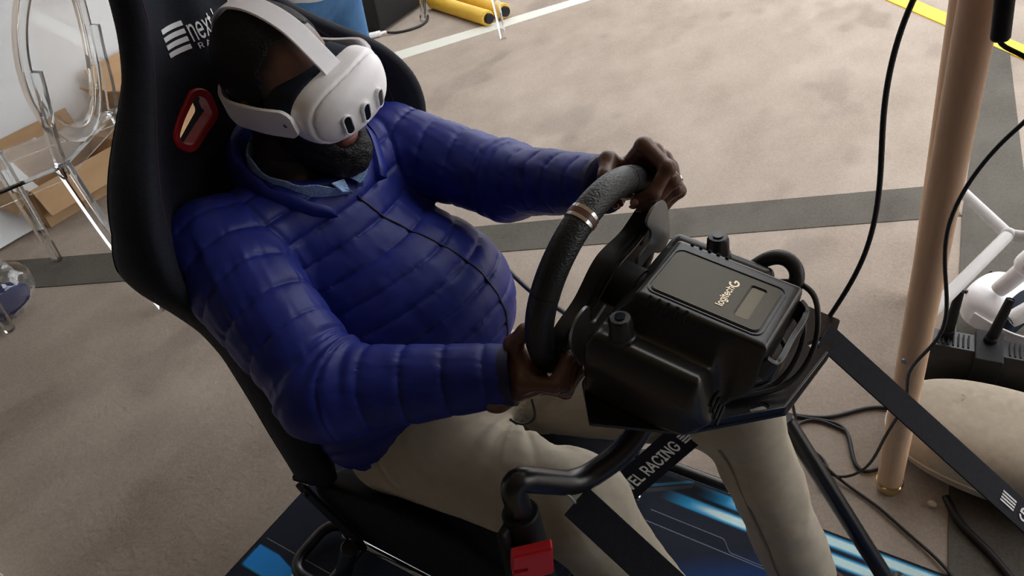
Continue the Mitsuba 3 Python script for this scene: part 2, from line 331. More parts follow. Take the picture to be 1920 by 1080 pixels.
# loose hem of the tent wall lying on the floor
hp = []
for i, y in enumerate(np.linspace(-2.6, 0.47, 60)):
    k = meshkit.fbm(np.array([[y * 4, 0, 0]]), 3)[0] - 0.5
    hp.append((-3.405, y, 0.22 + 0.05 * k, -3.13 + 0.05 * k, 0.012))
hv = []
for (xa, y, za, xb, zb) in hp: hv.append([(xa, y, za), (xa + 0.10, y, za * 0.62), (xb - 0.05, y, 0.055), (xb, y, zb), (xb - 0.02, y, 0.002), (xa, y, 0.002)])
hv = np.array(hv); tN, tM = hv.shape[:2]
i, j = np.meshgrid(np.arange(tN - 1), np.arange(tM), indexing='ij'); j2 = (j + 1) % tM
f = np.stack([i * tM + j, (i + 1) * tM + j, (i + 1) * tM + j2, i * tM + j2], -1).reshape(-1, 4)
hem = trimesh.Trimesh(hv.reshape(-1, 3), np.vstack([f[:, [0, 1, 2]], f[:, [0, 2, 3]], [[k, k + 1, tM - 1] for k in range(tM - 2)], [[(tN - 1) * tM + k + 1, (tN - 1) * tM + k, tN * tM - 1] for k in range(tM - 2)]]), process=False)
obj('baseboard_left', hem, M_wall, 30, kind='structure', label='loose white hem of the tent wall lying on the carpet')

# tapes on the floor
obj('floor_tape', quad([(-2.98, 2.0), (-2.08, 3.43), (-1.97, 3.45), (-2.86, 1.95)], 0.0, 0.0022), M_tapew, label='pale tape line on the carpet beside the yellow tubes', category='floor tape')
yt = unit(V(0.602, -0.535)); ytn = V(-yt[1], yt[0])
ya, yb = V(-0.9, 3.83), V(0.9, 2.18)
obj('floor_tape', quad([ya - ytn * 0.052, yb - ytn * 0.052, yb + ytn * 0.052, ya + ytn * 0.052], 0.0, 0.006), M_tapey, label='bright yellow tape line on the carpet behind the wooden legs', category='floor tape')

# ---------------------------------------------------------------- printed mat under the rig
obj('floor_mat', slab(rrect(-1.217, -0.595, 1.0, 0.313, 0.015), 0.0, 0.004, 0.0008), M_mat, label='dark printed floor mat with blue light streaks under the racing rig', category='mat')

# ---------------------------------------------------------------- racing seat
LX = lambda z: -0.99 - 0.138 * (z - 0.30)
zs_k = [0.30, 0.42, 0.50, 0.62, 0.70, 0.78, 0.85, 0.91, 0.96, 1.01, 1.06, 1.11, 1.18, 1.25, 1.31, 1.345, 1.36]
ws_k = [0.245, 0.250, 0.250, 0.252, 0.266, 0.300, 0.336, 0.332, 0.312, 0.276, 0.214, 0.162, 0.118, 0.106, 0.098, 0.075, 0.040]
wing_k = [0.09, 0.10, 0.10, 0.095, 0.095, 0.105, 0.115, 0.12, 0.115, 0.10, 0.06, 0.035, 0.022, 0.018, 0.012, 0.008, 0.0]
zz = np.concatenate([np.linspace(0.30, 1.30, 90), np.linspace(1.305, 1.36, 14)])
wz, gz = np.interp(zz, zs_k, ws_k), np.interp(zz, zs_k, wing_k)
from scipy.ndimage import gaussian_filter1d
wz, gz = gaussian_filter1d(wz, 2.0, mode='nearest'), gaussian_filter1d(gz, 2.0, mode='nearest')
def seat_front(s, g): return g * np.clip((np.abs(s) - 0.45) / 0.5, 0, 1) ** 1.6 + 0.006 * np.cos(np.pi * np.clip(np.abs(s) / 0.45, 0, 1))
def section(w, g, tk):
    sf = np.linspace(-1, 1, 41); sb = np.linspace(1, -1, 31)
    ang = np.linspace(0, np.pi, 9)[1:-1]
    fx, fy = seat_front(sf, g), sf * (w - 0.02)
    bx, by = -tk + (g * 0.45) * np.abs(sb) ** 4, sb * (w - 0.012)
    xm, hr = (fx[-1] + bx[0]) / 2, (fx[-1] - bx[0]) / 2
    right = np.stack([fy[-1] + 0.02 * np.sin(ang), xm + hr * np.cos(ang)], 1)
    left = np.stack([-right[:, 0], right[:, 1]], 1)[::-1]
    return np.vstack([np.stack([fy, fx], 1), right, np.stack([by, bx], 1), left])
tz_ = np.interp(zz, [0.3, 0.86, 0.93, 1.10, 1.18, 1.36], [0.075, 0.072, 0.040, 0.040, 0.060, 0.060])
rings = np.array([section(w, g, k) for w, g, k in zip(wz, gz, tz_)])
top_in = np.clip((zz - 1.30) / 0.06, 0, 1); shrink = np.sqrt(np.clip(1 - top_in ** 2, 0.0, 1)); bot = np.clip((0.335 - zz) / 0.035, 0, 1); shr2 = np.sqrt(np.clip(1 - bot ** 2, 0.05, 1))
rings[:, :, 1] = (rings[:, :, 1] + 0.035) * (shrink * shr2)[:, None] - 0.035
P = np.stack([rings[:, :, 1] + LX(zz)[:, None], rings[:, :, 0], np.broadcast_to(zz[:, None], rings.shape[:2])], -1)
N, m = P.shape[:2]
i, j = np.meshgrid(np.arange(N - 1), np.arange(m), indexing='ij'); j2 = (j + 1) % m
f = np.stack([i * m + j, i * m + j2, (i + 1) * m + j2, (i + 1) * m + j], -1).reshape(-1, 4)
f = np.vstack([f[:, [0, 1, 2]], f[:, [0, 2, 3]], [[N * m, (k + 1) % m, k] for k in range(m)], [[N * m + 1, (N - 1) * m + k, (N - 1) * m + (k + 1) % m] for k in range(m)]])
back = trimesh.Trimesh(np.vstack([P.reshape(-1, 3), P[0].mean(0), P[-1].mean(0)]), f, process=False)
if back.volume < 0: back.invert()
hole_pts = {-1: [(-0.047, 1.068), (-0.050, 0.996), (-0.122, 0.958), (-0.158, 0.996)]}
hole_pts[1] = [(-y, z) for y, z in hole_pts[-1]]
bm = man(back)
def hole_poly(s, d): return Polygon(hole_pts[s]).buffer(-0.022).buffer(0.022 + d, quad_segs=10).segmentize(0.006)
for s in (-1, 1):
    pts = np.asarray(hole_poly(s, -0.011).exterior.coords)[:-1]
    if Polygon(pts).exterior.is_ccw is False: pts = pts[::-1]
    cut = m3.Manifold.extrude(m3.CrossSection([pts]), 0.6).transform([[0, 0, 1, -1.4], [1, 0, 0, 0], [0, 1, 0, 0]])
    bm = bm - cut
back = tri(bm)
if len(back.faces) < 100: raise RuntimeError('seat boolean')
SEAT = 'racing_chair'
obj(SEAT + '__backrest', back, M_seat, 40)
tag(SEAT, 'black fabric bucket racing seat with red rimmed harness holes behind the driver', 'chair')
scol = np.linspace(-1, 1, 401)
def front_at(y, z):
    w, g = np.interp(z, zz, wz), np.interp(z, zz, gz)
    return LX(z) + seat_front(np.clip(y / (w - 0.02), -1, 1), g)
for s in (-1, 1):
    c = np.asarray(hole_poly(s, -0.006).exterior.coords)[:-1]
    p = np.stack([front_at(c[:, 0], c[:, 1]) + 0.0005, c[:, 0], c[:, 1]], 1)
    sec = np.array([(-0.022, -0.005), (0.003, -0.0062), (0.0055, -0.004), (0.0055, 0.004), (0.003, 0.0062), (-0.022, 0.005)])
    obj(SEAT + '__harness_ring', sweep(p, sec, True, nrm=V(1, 0, 0)), M_redtrim, 40, label='red harness hole rim')
for s in (-1, 1):
    zt = np.linspace(0.36, 1.28, 60); wt = np.interp(zt, zz, wz)
    yt_ = s * wt * 0.80
    p = np.stack([front_at(yt_, zt) + 0.0002, yt_, zt], 1)
    obj(SEAT + '__stitching', tube(p, 0.0006, 6, False), M_stitch, True, label='thin dark red stitching line')
# printed logo on the headrest
def wrap_front(mesh2d, y0, z0, up=0.0):
    v = np.asarray(mesh2d.vertices); y, z = y0 + v[:, 0], z0 + v[:, 1]
    m_ = mesh2d.copy(); m_.vertices = np.stack([front_at(y, z) + 0.0006 + v[:, 2], y, z], 1); return m_
def densify(m_, e=0.006):
    v, f_ = trimesh.remesh.subdivide_to_size(m_.vertices, m_.faces, e); return trimesh.Trimesh(v, f_, process=False)
def scaled(text, h, w, bold=False, depth=0.001):
    t = meshkit.text_mesh(text, h, depth, bold); b = t.bounds
    v = np.asarray(t.vertices).copy(); v[:, 0] = (v[:, 0] - b[0, 0]) / (b[1, 0] - b[0, 0]) * w; t.vertices = v; return t
for k in range(4):
    st = slab(Polygon([(0, 0), (0.042, 0), (0.042, 0.0072), (0, 0.0072)]), 0, 0.001, 0.0003)
    obj(SEAT + '__logo_stripe', wrap_front(densify(st), -0.079 - 0.0012 * k, 1.139 - 0.0118 * k), M_print, label='white logo stripe')
    obj(SEAT + '__logo_stripe', wrap_front(densify(st), 0.068 + 0.0012 * k, 1.139 - 0.0118 * k), M_print, label='white logo stripe')
obj(SEAT + '__lettering', wrap_front(densify(scaled('next level', 0.034, 0.098)), -0.034, 1.112), M_print, label='white lettering next level')
obj(SEAT + '__lettering', wrap_front(densify(scaled('R A C I N G', 0.0085, 0.075)), -0.030, 1.099), M_print, label='small white lettering racing')

# seat cushion
def cushion(p):
    x, y, z = p[:, 0], p[:, 1], p[:, 2]
    t = np.clip((x + 1.0) / 0.5, 0, 1)
    top = 0.250 + 0.02 * t + 0.088 * np.clip((np.abs(y) - 0.13) / 0.10, 0, 1) ** 1.4 * (1 - 0.55 * np.clip((x + 0.60) / 0.14, 0, 1)) * (0.65 + 0.35 * np.clip((x + 0.98) / 0.2, 0, 1))
    q = np.abs(p - V(-0.735, 0, 0.26)) - V(0.255, 0.238, 0.11)
    bx = np.linalg.norm(np.maximum(q + 0.04, 0), axis=1) + np.minimum((q + 0.04).max(1), 0) - 0.04
    return smax(bx, (z - top) * 0.8, 0.03)
obj(SEAT + '__cushion', taubin(nets(cushion, (-1.03, -0.27, 0.12), (-0.44, 0.27, 0.42), 0.008), 10), M_seat, True)
for s in (-1, 1):
    y = s * 0.252
    pl = Polygon([(-0.985, 0.305), (-0.968, 0.308), (-0.945, 0.28), (-0.865, 0.215), (-0.86, 0.18), (-0.89, 0.18), (-0.90, 0.215), (-0.975, 0.288)]).buffer(0.008)
    pm = slab(pl, -0.004, 0.004, 0.001); v = np.asarray(pm.vertices); pm.vertices = np.stack([v[:, 0], y + v[:, 2], v[:, 1]], 1)
    if s < 0: pm.invert()
    obj(SEAT + '__hinge_bracket', pm, M_matte, label='black steel hinge bracket')
    obj(SEAT + '__bolt', rod((-0.968, y - s * 0.006, 0.296), (-0.968, y + s * 0.009, 0.296), 0.006, n=6), M_tubem, 30, label='black bolt')
    obj(SEAT + '__bolt', rod((-0.878, y - s * 0.006, 0.20), (-0.878, y + s * 0.009, 0.20), 0.008, n=6), M_tubem, 30, label='black bolt')

# ---------------------------------------------------------------- folding frame of the rig
RIG = 'simulator_frame'
tag(RIG, 'black tubular folding frame carrying the seat and steering wheel', 'simulator frame')
for s in (-1, 1):
    y = s * 0.272
    obj(RIG + '__post', rod((-0.872, y, 0.20), (-0.955, y, 0.02), 0.018), M_tubem, 30)
    obj(RIG + '__floor_tube', tube(fillet([(-0.955, s * 0.17, 0.030), (-1.075, s * 0.17, 0.030), (-1.075, s * 0.31, 0.030), (-0.30, s * 0.31, 0.030)], 0.05), 0.013, 12, False), M_tubem, True)
    obj(RIG + '__rail', rod((-0.99, s * 0.205, 0.075), (-0.45, s * 0.205, 0.075), 0.009), M_chrome, 30, label='chrome seat slider rail')
    obj(RIG + '__rail', rod((-0.99, s * 0.165, 0.075), (-0.45, s * 0.165, 0.075), 0.009), M_chrome, 30, label='chrome seat slider rail')
for x in (-0.955, -0.50):
    obj(RIG + '__cross_bar', rod((x, -0.31, 0.045), (x, 0.31, 0.045), 0.014), M_tubem, 30)
# wheel support: bar that rises on the near side and crosses over the thigh
bar = fillet([(-0.407, -0.262, 0.30), (-0.437, -0.262, 0.655), (-0.388, -0.168, 0.560), (-0.345, -0.095, 0.578), (-0.318, -0.005, 0.640)], 0.036)
obj(RIG + '__support_bar', tube(bar, 0.0185, 20, False), M_tubem, True)
sleeve = rod((-0.402, -0.262, 0.24), (-0.4305, -0.262, 0.585), 0.027, n=24)
obj(RIG + '__sleeve', sleeve, M_matte, 30)
side = move(rbox((0.014, 0.064, 0.30), 0.005), None, (-0.438, -0.275, 0.43)); obj(RIG + '__side_plate', side, M_matte, 30)
cl = Polygon([(0, 0), (0.052, 0.004), (0.056, 0.060), (0.004, 0.056), (0.0, 0.030), (0.020, 0.029), (0.020, 0.022), (0.0, 0.020)]).buffer(0.003)
cm = slab(cl, 0, 0.016, 0.003); cM = np.array([unit(V(0.80, 0.60, 0.05)), V(0, 0, 1), V(0, 0, 0)]); cM[2] = np.cross(cM[0], cM[1])
obj(RIG + '__clamp_lever', move(cm, cM, (-0.424, -0.306, 0.500)), M_red, 30, label='red clamp lever')
obj(RIG + '__pedal_plate', move(rbox((0.22, 0.46, 0.012), 0.004), frame(0, -0.5), (0.42, 0.0, 0.16)), M_matte, 30)
obj(RIG + '__pedal', move(rbox((0.09, 0.05, 0.010), 0.004), frame(0, -0.9), (0.33, 0.13, 0.21)), M_steel, 30)
obj(RIG + '__pedal', move(rbox((0.09, 0.05, 0.010), 0.004), frame(0, -0.9), (0.33, -0.02, 0.21)), M_steel, 30)
obj(RIG + '__front_leg', rod((-0.19, 0.236, 0.385), (0.052, 0.230, 0.017), 0.0165), M_tubem, 30)
obj(RIG + '__front_leg', rod((-0.19, -0.29, 0.385), (0.052, -0.29, 0.017), 0.0165), M_tubem, 30)
obj(RIG + '__front_tube', rod((0.060, -0.31, 0.018), (0.060, 0.26, 0.018), 0.0165), M_tubem, 30)
obj(RIG + '__front_tube', rod((0.05, 0.0, 0.03), (0.5, 0.0, 0.10), 0.0165), M_tubem, 30)

# ---------------------------------------------------------------- wheel base (its frame B: forward, left, up; origin at the rim's centre)
BO = V(-0.423, -0.003, 0.826); B = frame(-0.06, 0.137)
WH = 'wheel_controller'
tag(WH, 'black racing wheel controller with leather rim and boxy motor housing held by the driver', 'steering wheel')
def bpt(a, b, n): return BO + V(a, b, n) @ B
def base_sdf(p):
    a, b, n = p[:, 0], p[:, 1], p[:, 2]; ab = np.abs(b)
    sm = lambda e0, e1, x: (lambda t: t * t * (3 - 2 * t))(np.clip((x - e0) / (e1 - e0), 0, 1))
    hump = sm(0.092, 0.060, ab)
    h = 0.020 + 0.038 * hump - 0.008 * sm(0.118, 0.088, ab) * sm(0.062, 0.078, ab) - 0.035 * np.clip((ab - 0.118) / 0.022, 0, 1) ** 2
    cheek = sm(0.205, 0.232, a) * sm(0.062, 0.078, ab)
    h = h - 0.070 * cheek
    front = 0.056 + 0.030 * sm(0.0, 0.055, n)
    outer = 0.138 - 0.03 * sm(0.20, 0.262, a) - 0.012 * sm(-0.02, -0.11, n)
    back = 0.262 - 0.05 * sm(0.0, -0.10, n)
    d = smax((n - h) * 0.75, front - a, 0.006)
    d = smax(d, a - back, 0.008); d = smax(d, ab - outer, 0.012)
    bottom = -0.098 + 0.35 * np.clip(a - 0.17, 0, 1)
    return smax(d, bottom - n, 0.006)
bs = nets(base_sdf, (0.04, -0.15, -0.115), (0.28, 0.15, 0.075), 0.0028)
obj(WH + '__housing', move(taubin(bs, 8), B, BO), M_shell, True)
pan = slab(rrect(0.098, -0.049, 0.244, 0.041, 0.010).difference(rrect(0.207, -0.035, 0.226, 0.027, 0.003)), 0.0575, 0.0605, 0.0012)
obj(WH + '__top_panel', move(pan, B, BO), M_panel, 30, label='smooth bronze grey top panel')
obj(WH + '__display', move(slab(rrect(0.2075, -0.0345, 0.2255, 0.0265, 0.003), 0.054, 0.0586, 0.0006), B, BO), M_display, 30, label='recessed slot in the top panel')
ring_ = slab(rrect(0.094, -0.054, 0.249, 0.046, 0.013).difference(rrect(0.0965, -0.0515, 0.2465, 0.0435, 0.011)), 0.0565, 0.0598, 0.0005)
obj(WH + '__panel_groove', move(ring_, B, BO), M_shell, 30)
# lettering reads along the left axis, tops towards the driver
LM = np.array([B[1], -B[0], B[2]])
obj(WH + '__lettering', move(scaled('logitech', 0.0095, 0.040, True, 0.0006), LM, bpt(0.190, -0.031, 0.0606)), M_logo, label='pale lettering logitech')
g = Point(0, 0).buffer(0.0068).difference(Point(0, 0).buffer(0.0042)).difference(Polygon([(0, 0), (0.02, 0.003), (0.02, 0.02), (0.004, 0.02)]))
g = g.union(sbox(0.0005, -0.0012, 0.0068, 0.0012))
obj(WH + '__emblem', move(slab(g, 0, 0.0007, 0.0002), LM, bpt(0.1865, 0.0165, 0.0606)), M_logo, label='pale round letter G emblem')
for k in range(5):
    a = 0.108 + 0.0125 * k
    for s in (-1, 1):
        vv = move(rbox((0.0045, 0.018, 0.004), 0.0012, 6), np.array([B[0], unit(B[1] * 0.8 - s * 0.75 * B[2]), unit(s * 0.75 * B[1] + 0.8 * B[2])]), bpt(a, s * 0.0665, 0.0535))
        obj(WH + '__vent_slot', vv, M_matte)
for s, aa in ((-1, 0.096), (1, 0.132)):
    c = bpt(aa, s * 0.108, 0.018)
    kn = trimesh.creation.revolve(np.array([(0, -0.006), (0.0185, -0.006), (0.0185, 0.003), (0.0162, 0.005), (0.0150, 0.028), (0.0130, 0.0325), (0, 0.0335)]), sections=40)
    v = np.asarray(kn.vertices).copy(); ang = np.arctan2(v[:, 1], v[:, 0]); r_ = np.hypot(v[:, 0], v[:, 1])
    v[:, :2] *= (1 - 0.035 * (np.cos(ang * 10) > 0.5) * ((v[:, 2] > 0.005) & (r_ > 0.01)))[:, None]; kn.vertices = v
    K = np.array([B[0], B[1], unit(B[2] - 0.18 * B[0])]); K[0] = np.cross(K[1], K[2])
    kk = obj(WH + '__clamp_knob', move(kn, K, c), M_black, 30, label='black clamp knob')
    obj(kk + '__cap', move(trimesh.creation.cylinder(0.007, 0.002, sections=24), K, c + K[2] * 0.0340), M_lens, 30)
for s in (-1, 1):
    for k in range(4):
        q = [(0.222 + 0.004 * k, s * 0.074, -0.030 - 0.010 * k), (0.225 + 0.004 * k, s * 0.105, -0.034 - 0.010 * k)]
        obj(WH + '__grille_bar', rod(bpt(*q[0]), bpt(*q[1]), 0.0022, n=8), M_matte)
rib = [bpt(0.258, -0.060, 0.026), bpt(0.272, -0.056, 0.018), bpt(0.276, 0.0, 0.016), bpt(0.272, 0.056, 0.018), bpt(0.258, 0.060, 0.026)]
obj(WH + '__rear_lip', ribbon(rib, B[2], 0.030, 0.008, True), M_shell, 30)
# mounting plate of the frame
pp = Polygon([(0.05, -0.11), (0.092, -0.163), (0.200, -0.108), (0.297, -0.004), (0.311, 0.125), (0.302, 0.205), (0.200, 0.21), (0.05, 0.14)]).buffer(0.004)
pp = pp.difference(LineString([(0.288, 0.135), (0.297, 0.150)]).buffer(0.0055)).difference(LineString([(0.262, -0.025), (0.272, -0.012)]).buffer(0.005))
obj(RIG + '__mounting_plate', move(slab(pp, -0.104, -0.097, 0.0015), B, BO), M_tubem, 30)
obj(RIG + '__plate_lip', ribbon([bpt(0.198, -0.110, -0.092), bpt(0.296, -0.007, -0.092), bpt(0.311, 0.122, -0.092)], B[2], 0.012, 0.003), M_tubem, 30)
obj(RIG + '__plate_bracket', move(rbox((0.10, 0.05, 0.06), 0.006), B, bpt(0.13, -0.01, -0.135)), M_matte, 30)

# ---------------------------------------------------------------- rim (frame W: axis, left, up in the rim's plane)
tilt, wy = 0.142, -0.119
wu = V(math.sin(tilt) * math.cos(wy), math.sin(tilt) * math.sin(wy), math.cos(tilt)); wl = V(-math.sin(wy), math.cos(wy), 0); wa = np.cross(wl, wu)
RR, RT = 0.140, 0.0195
def rimp(deg, rad=RR, ax=0.0):
    a = math.radians(deg); return BO + rad * (math.cos(a) * wu + math.sin(a) * wl) + ax * wa       # degrees from the top towards the left hand
ST = -22.0    # steering turned to the right
angs = np.arange(0, 360, 2.5)
obj(WH + '__rim', sweep(np.array([rimp(a) for a in angs]), circ(RT, 20), True), M_leather, True, label='black leather rim')
for a0 in (ST, ST + 45, ST - 45, ST + 135, ST - 135):
    w_ = 3.4 if a0 == ST else 0.35
    seg = np.array([rimp(a0 + t) for t in np.linspace(-w_, w_, 7)])
    k = obj(WH + ('__rim_marker' if a0 == ST else '__rim_seam'), sweep(seg, circ(RT + (0.0012 if a0 == ST else 0.0004), 24)), M_chrome if a0 == ST else M_matte, 40, label='chrome marker band at the rim top' if a0 == ST else None)
seg = np.array([rimp(ST + t) for t in np.linspace(-1.5, 1.5, 5)])
obj(WH + '__rim_marker__inlay', sweep(seg, circ(RT + 0.0018, 24)), mat('marker_inlay', (0.10, 0.045, 0.035), 0.3), 40, label='dark brown inlay')
def hubp(x, y, ax): # x to the left along the turned spoke, y up
    a = math.radians(ST); u_ = math.cos(a) * wu + math.sin(a) * wl; l_ = math.cos(a) * wl - math.sin(a) * wu
    return BO + x * l_ + y * u_ + ax * wa
a_ = math.radians(ST); hu = math.cos(a_) * wu + math.sin(a_) * wl; hl = math.cos(a_) * wl - math.sin(a_) * wu
HM = np.array([hl, hu, wa])      # rows: left, up, forward
if np.linalg.det(HM) < 0: HM_flip = True
spoke = smoothpoly([(-0.132, 0.012), (-0.105, 0.026), (-0.060, 0.026), (0, 0.046), (0.060, 0.026), (0.105, 0.026), (0.132, 0.012), (0.130, -0.016), (0.085, -0.026), (0.040, -0.058), (0, -0.066), (-0.040, -0.058), (-0.085, -0.026), (-0.130, -0.016)], 90)
def hubmesh(poly, z0, z1, b=0.003):
    mm = slab(poly, z0, z1, b); mm = move(mm, HM, BO)
    if np.linalg.det(HM) < 0: mm.invert()
    return mm
obj(WH + '__hub', hubmesh(spoke, 0.004, 0.030, 0.006), M_black, 30)
obj(WH + '__hub_cover', hubmesh(Point(0, 0).buffer(0.034), 0.029, 0.072, 0.004), M_matte, 30)
edge = spline([hubp(-0.115, 0.020, 0.031), hubp(-0.06, 0.018, 0.033), hubp(0, 0.032, 0.034), hubp(0.06, 0.018, 0.033), hubp(0.115, 0.020, 0.031)], 30)
obj(WH + '__hub_edge', tube(edge, 0.0022, 8, False), M_panel, True, label='shiny grey hub edge')
for s in (-1, 1):
    pad = smoothpoly([(s * 0.040, -0.014), (s * 0.070, -0.022), (s * 0.094, -0.052), (s * 0.114, -0.052), (s * 0.124, -0.012), (s * 0.124, 0.030), (s * 0.114, 0.058), (s * 0.092, 0.070), (s * 0.072, 0.060), (s * 0.078, 0.032), (s * 0.070, 0.012), (s * 0.040, 0.010)], 70)
    obj(WH + '__shift_paddle', hubmesh(pad, 0.040, 0.0435, 0.001), M_steel, 30, label='brushed steel shift paddle')
    obj(WH + '__hub_screw', hubmesh(Point(s * 0.07, 0.0).buffer(0.004), 0.029, 0.0312, 0.0005), M_matte)
obj(WH + '__shaft', rod(BO + wa * 0.02, BO + wa * 0.10, 0.030), M_matte, 30)

# ---------------------------------------------------------------- straps of the rig
def strap(name, a, b, wdir, w, text=None, tpos=0.0, th_=0.022, flip=False, lab=None, stripes=True, tw=0.14):
    a, b = np.asarray(a, float), np.asarray(b, float); d = unit(b - a); wd = unit(np.asarray(wdir, float) - (np.asarray(wdir, float) @ d) * d)
    k = obj(name, ribbon(np.linspace(a, b, 12), wd, w, 0.0025), M_seat, 30, label=lab)
    nrm = np.cross(d, wd); nrm = nrm if nrm @ (CAM_O - (a + b) / 2) > 0 else -nrm
    if text:
        x = d if not flip else -d; y = np.cross(nrm, x)
        o = a + d * tpos - y * th_ * 0.5 + nrm * 0.0016
        M_ = np.array([x, y, nrm])
        obj(k + '__lettering', move(scaled(text, th_, tw, True, 0.0006), M_, o), M_print, label='white lettering ' + text.lower())
        sx = tw + 0.010
        if stripes:
            for q in range(4):
                st = Polygon([(sx, q * th_ / 4 + 0.0008), (sx + 0.026, q * th_ / 4 + 0.0008), (sx + 0.026, (q + 1) * th_ / 4 - 0.0012), (sx, (q + 1) * th_ / 4 - 0.0012)])
                obj(k + '__logo_stripe', move(slab(st, 0, 0.0006, 0.0002), M_, o), M_print)
    return k
strap(RIG + '__strap', (-0.415, -0.02, 0.325), (-0.300, 0.088, 0.470), (0.75, 0.30, -0.55), 0.062, 'LEVEL RACING', 0.012, 0.024, lab='black strap with white lettering', tw=0.150)
STB0, STB1 = V(-0.386, -0.184, 0.540), V(-0.080, -0.220, 0.366)
strap(RIG + '__strap', STB0, STB1, (0.3, 0.9, 0.25), 0.054, lab='plain black strap over the near leg')
strap(RIG + '__strap', bpt(0.296, 0.158, -0.092), (0.52, 0.135, 0.185), (0.2, 0.95, 0.1), 0.047, 'NEXT LEVEL RACING', 0.645, 0.020, True, 'black strap running to the pedals with white lettering', tw=0.26)
obj(RIG + '__strap_hook', tube([(-0.405, -0.205, 0.615), (-0.398, -0.208, 0.596), (-0.388, -0.200, 0.572), (-0.380, -0.195, 0.552)], 0.0022, 8), M_steel, True, label='small steel strap hook')

# ---------------------------------------------------------------- the driver
PERSON = 'person'
tag(PERSON, 'seated person in blue quilted jacket and khaki trousers gripping the steering wheel', 'person')
HD = frame(0.0, 0.12, 0.20)
hloc = lambda p: (p - HC) @ HD.T
hpt = lambda a, b, c: HC + V(a, b, c) @ HD
def head_core(q, e=0.0):
    d = ell(q, (-0.012, 0, 0.034), (0.099 + e, 0.079 + e, 0.098 + e))
    d = smin(d, ell(q, (0.032, 0, -0.035), (0.062 + e, 0.060 + e, 0.078 + e)), k=0.04)
    return smin(d, ell(q, (0.078, 0, -0.098), (0.024 + e, 0.026 + e, 0.020 + e)), k=0.03)
def head_sdf(p):
    q = hloc(p); d = head_core(q)
    qa = np.stack([q[:, 0], np.abs(q[:, 1]), q[:, 2]], 1)
    d = smin(d, ell(q, (0.080, 0, 0.026), (0.016, 0.050, 0.012)), k=0.02)
    d = smax(d, -ell(qa, (0.098, 0.031, 0.008), (0.012, 0.018, 0.011)), 0.012)
    d = smin(d, ell(qa, (0.086, 0.031, 0.008), (0.011, 0.013, 0.011)), k=0.004)
    d = smin(d, cap(q, (0.090, 0, 0.010), (0.110, 0, -0.030), 0.008, 0.013), k=0.012)
    d = smin(d, ell(qa, (0.101, 0.013, -0.036), (0.011, 0.009, 0.008)), k=0.006)
    d = smin(d, ell(q, (0.090, 0, -0.060), (0.014, 0.028, 0.009)), k=0.006)
    d = smin(d, ell(q, (0.088, 0, -0.076), (0.014, 0.025, 0.009)), k=0.006)
    ear = smax(ell(qa, (-0.004, 0.082, -0.006), (0.019, 0.011, 0.033)), -ell(qa, (0.001, 0.094, -0.003), (0.010, 0.008, 0.018)), 0.004)
    d = smin(d, ear, k=0.006)
    return smin(d, cap(p, hpt(-0.022, 0, -0.055), V(-1.035, 0, 0.82), 0.058, 0.066), k=0.025)
head = nets(head_sdf, HC - V(0.16, 0.14, 0.26), HC + V(0.16, 0.14, 0.16), 0.0036)

sR, eR, wR = V(-1.000, -0.200, 0.838), V(-0.745, -0.272, 0.700), V(-0.492, -0.150, 0.727)
sL, eL, wL = V(-0.965, 0.205, 0.830), V(-0.725, 0.225, 0.785), V(-0.470, 0.125, 0.888)
hpR, kR, aR = V(-0.830, -0.100, 0.365), V(-0.428, -0.122, 0.428), V(-0.225, -0.105, 0.09)
hpL, kL, aL = V(-0.830, 0.100, 0.365), V(-0.258, 0.160, 0.455), V(-0.106, 0.157, 0.065)

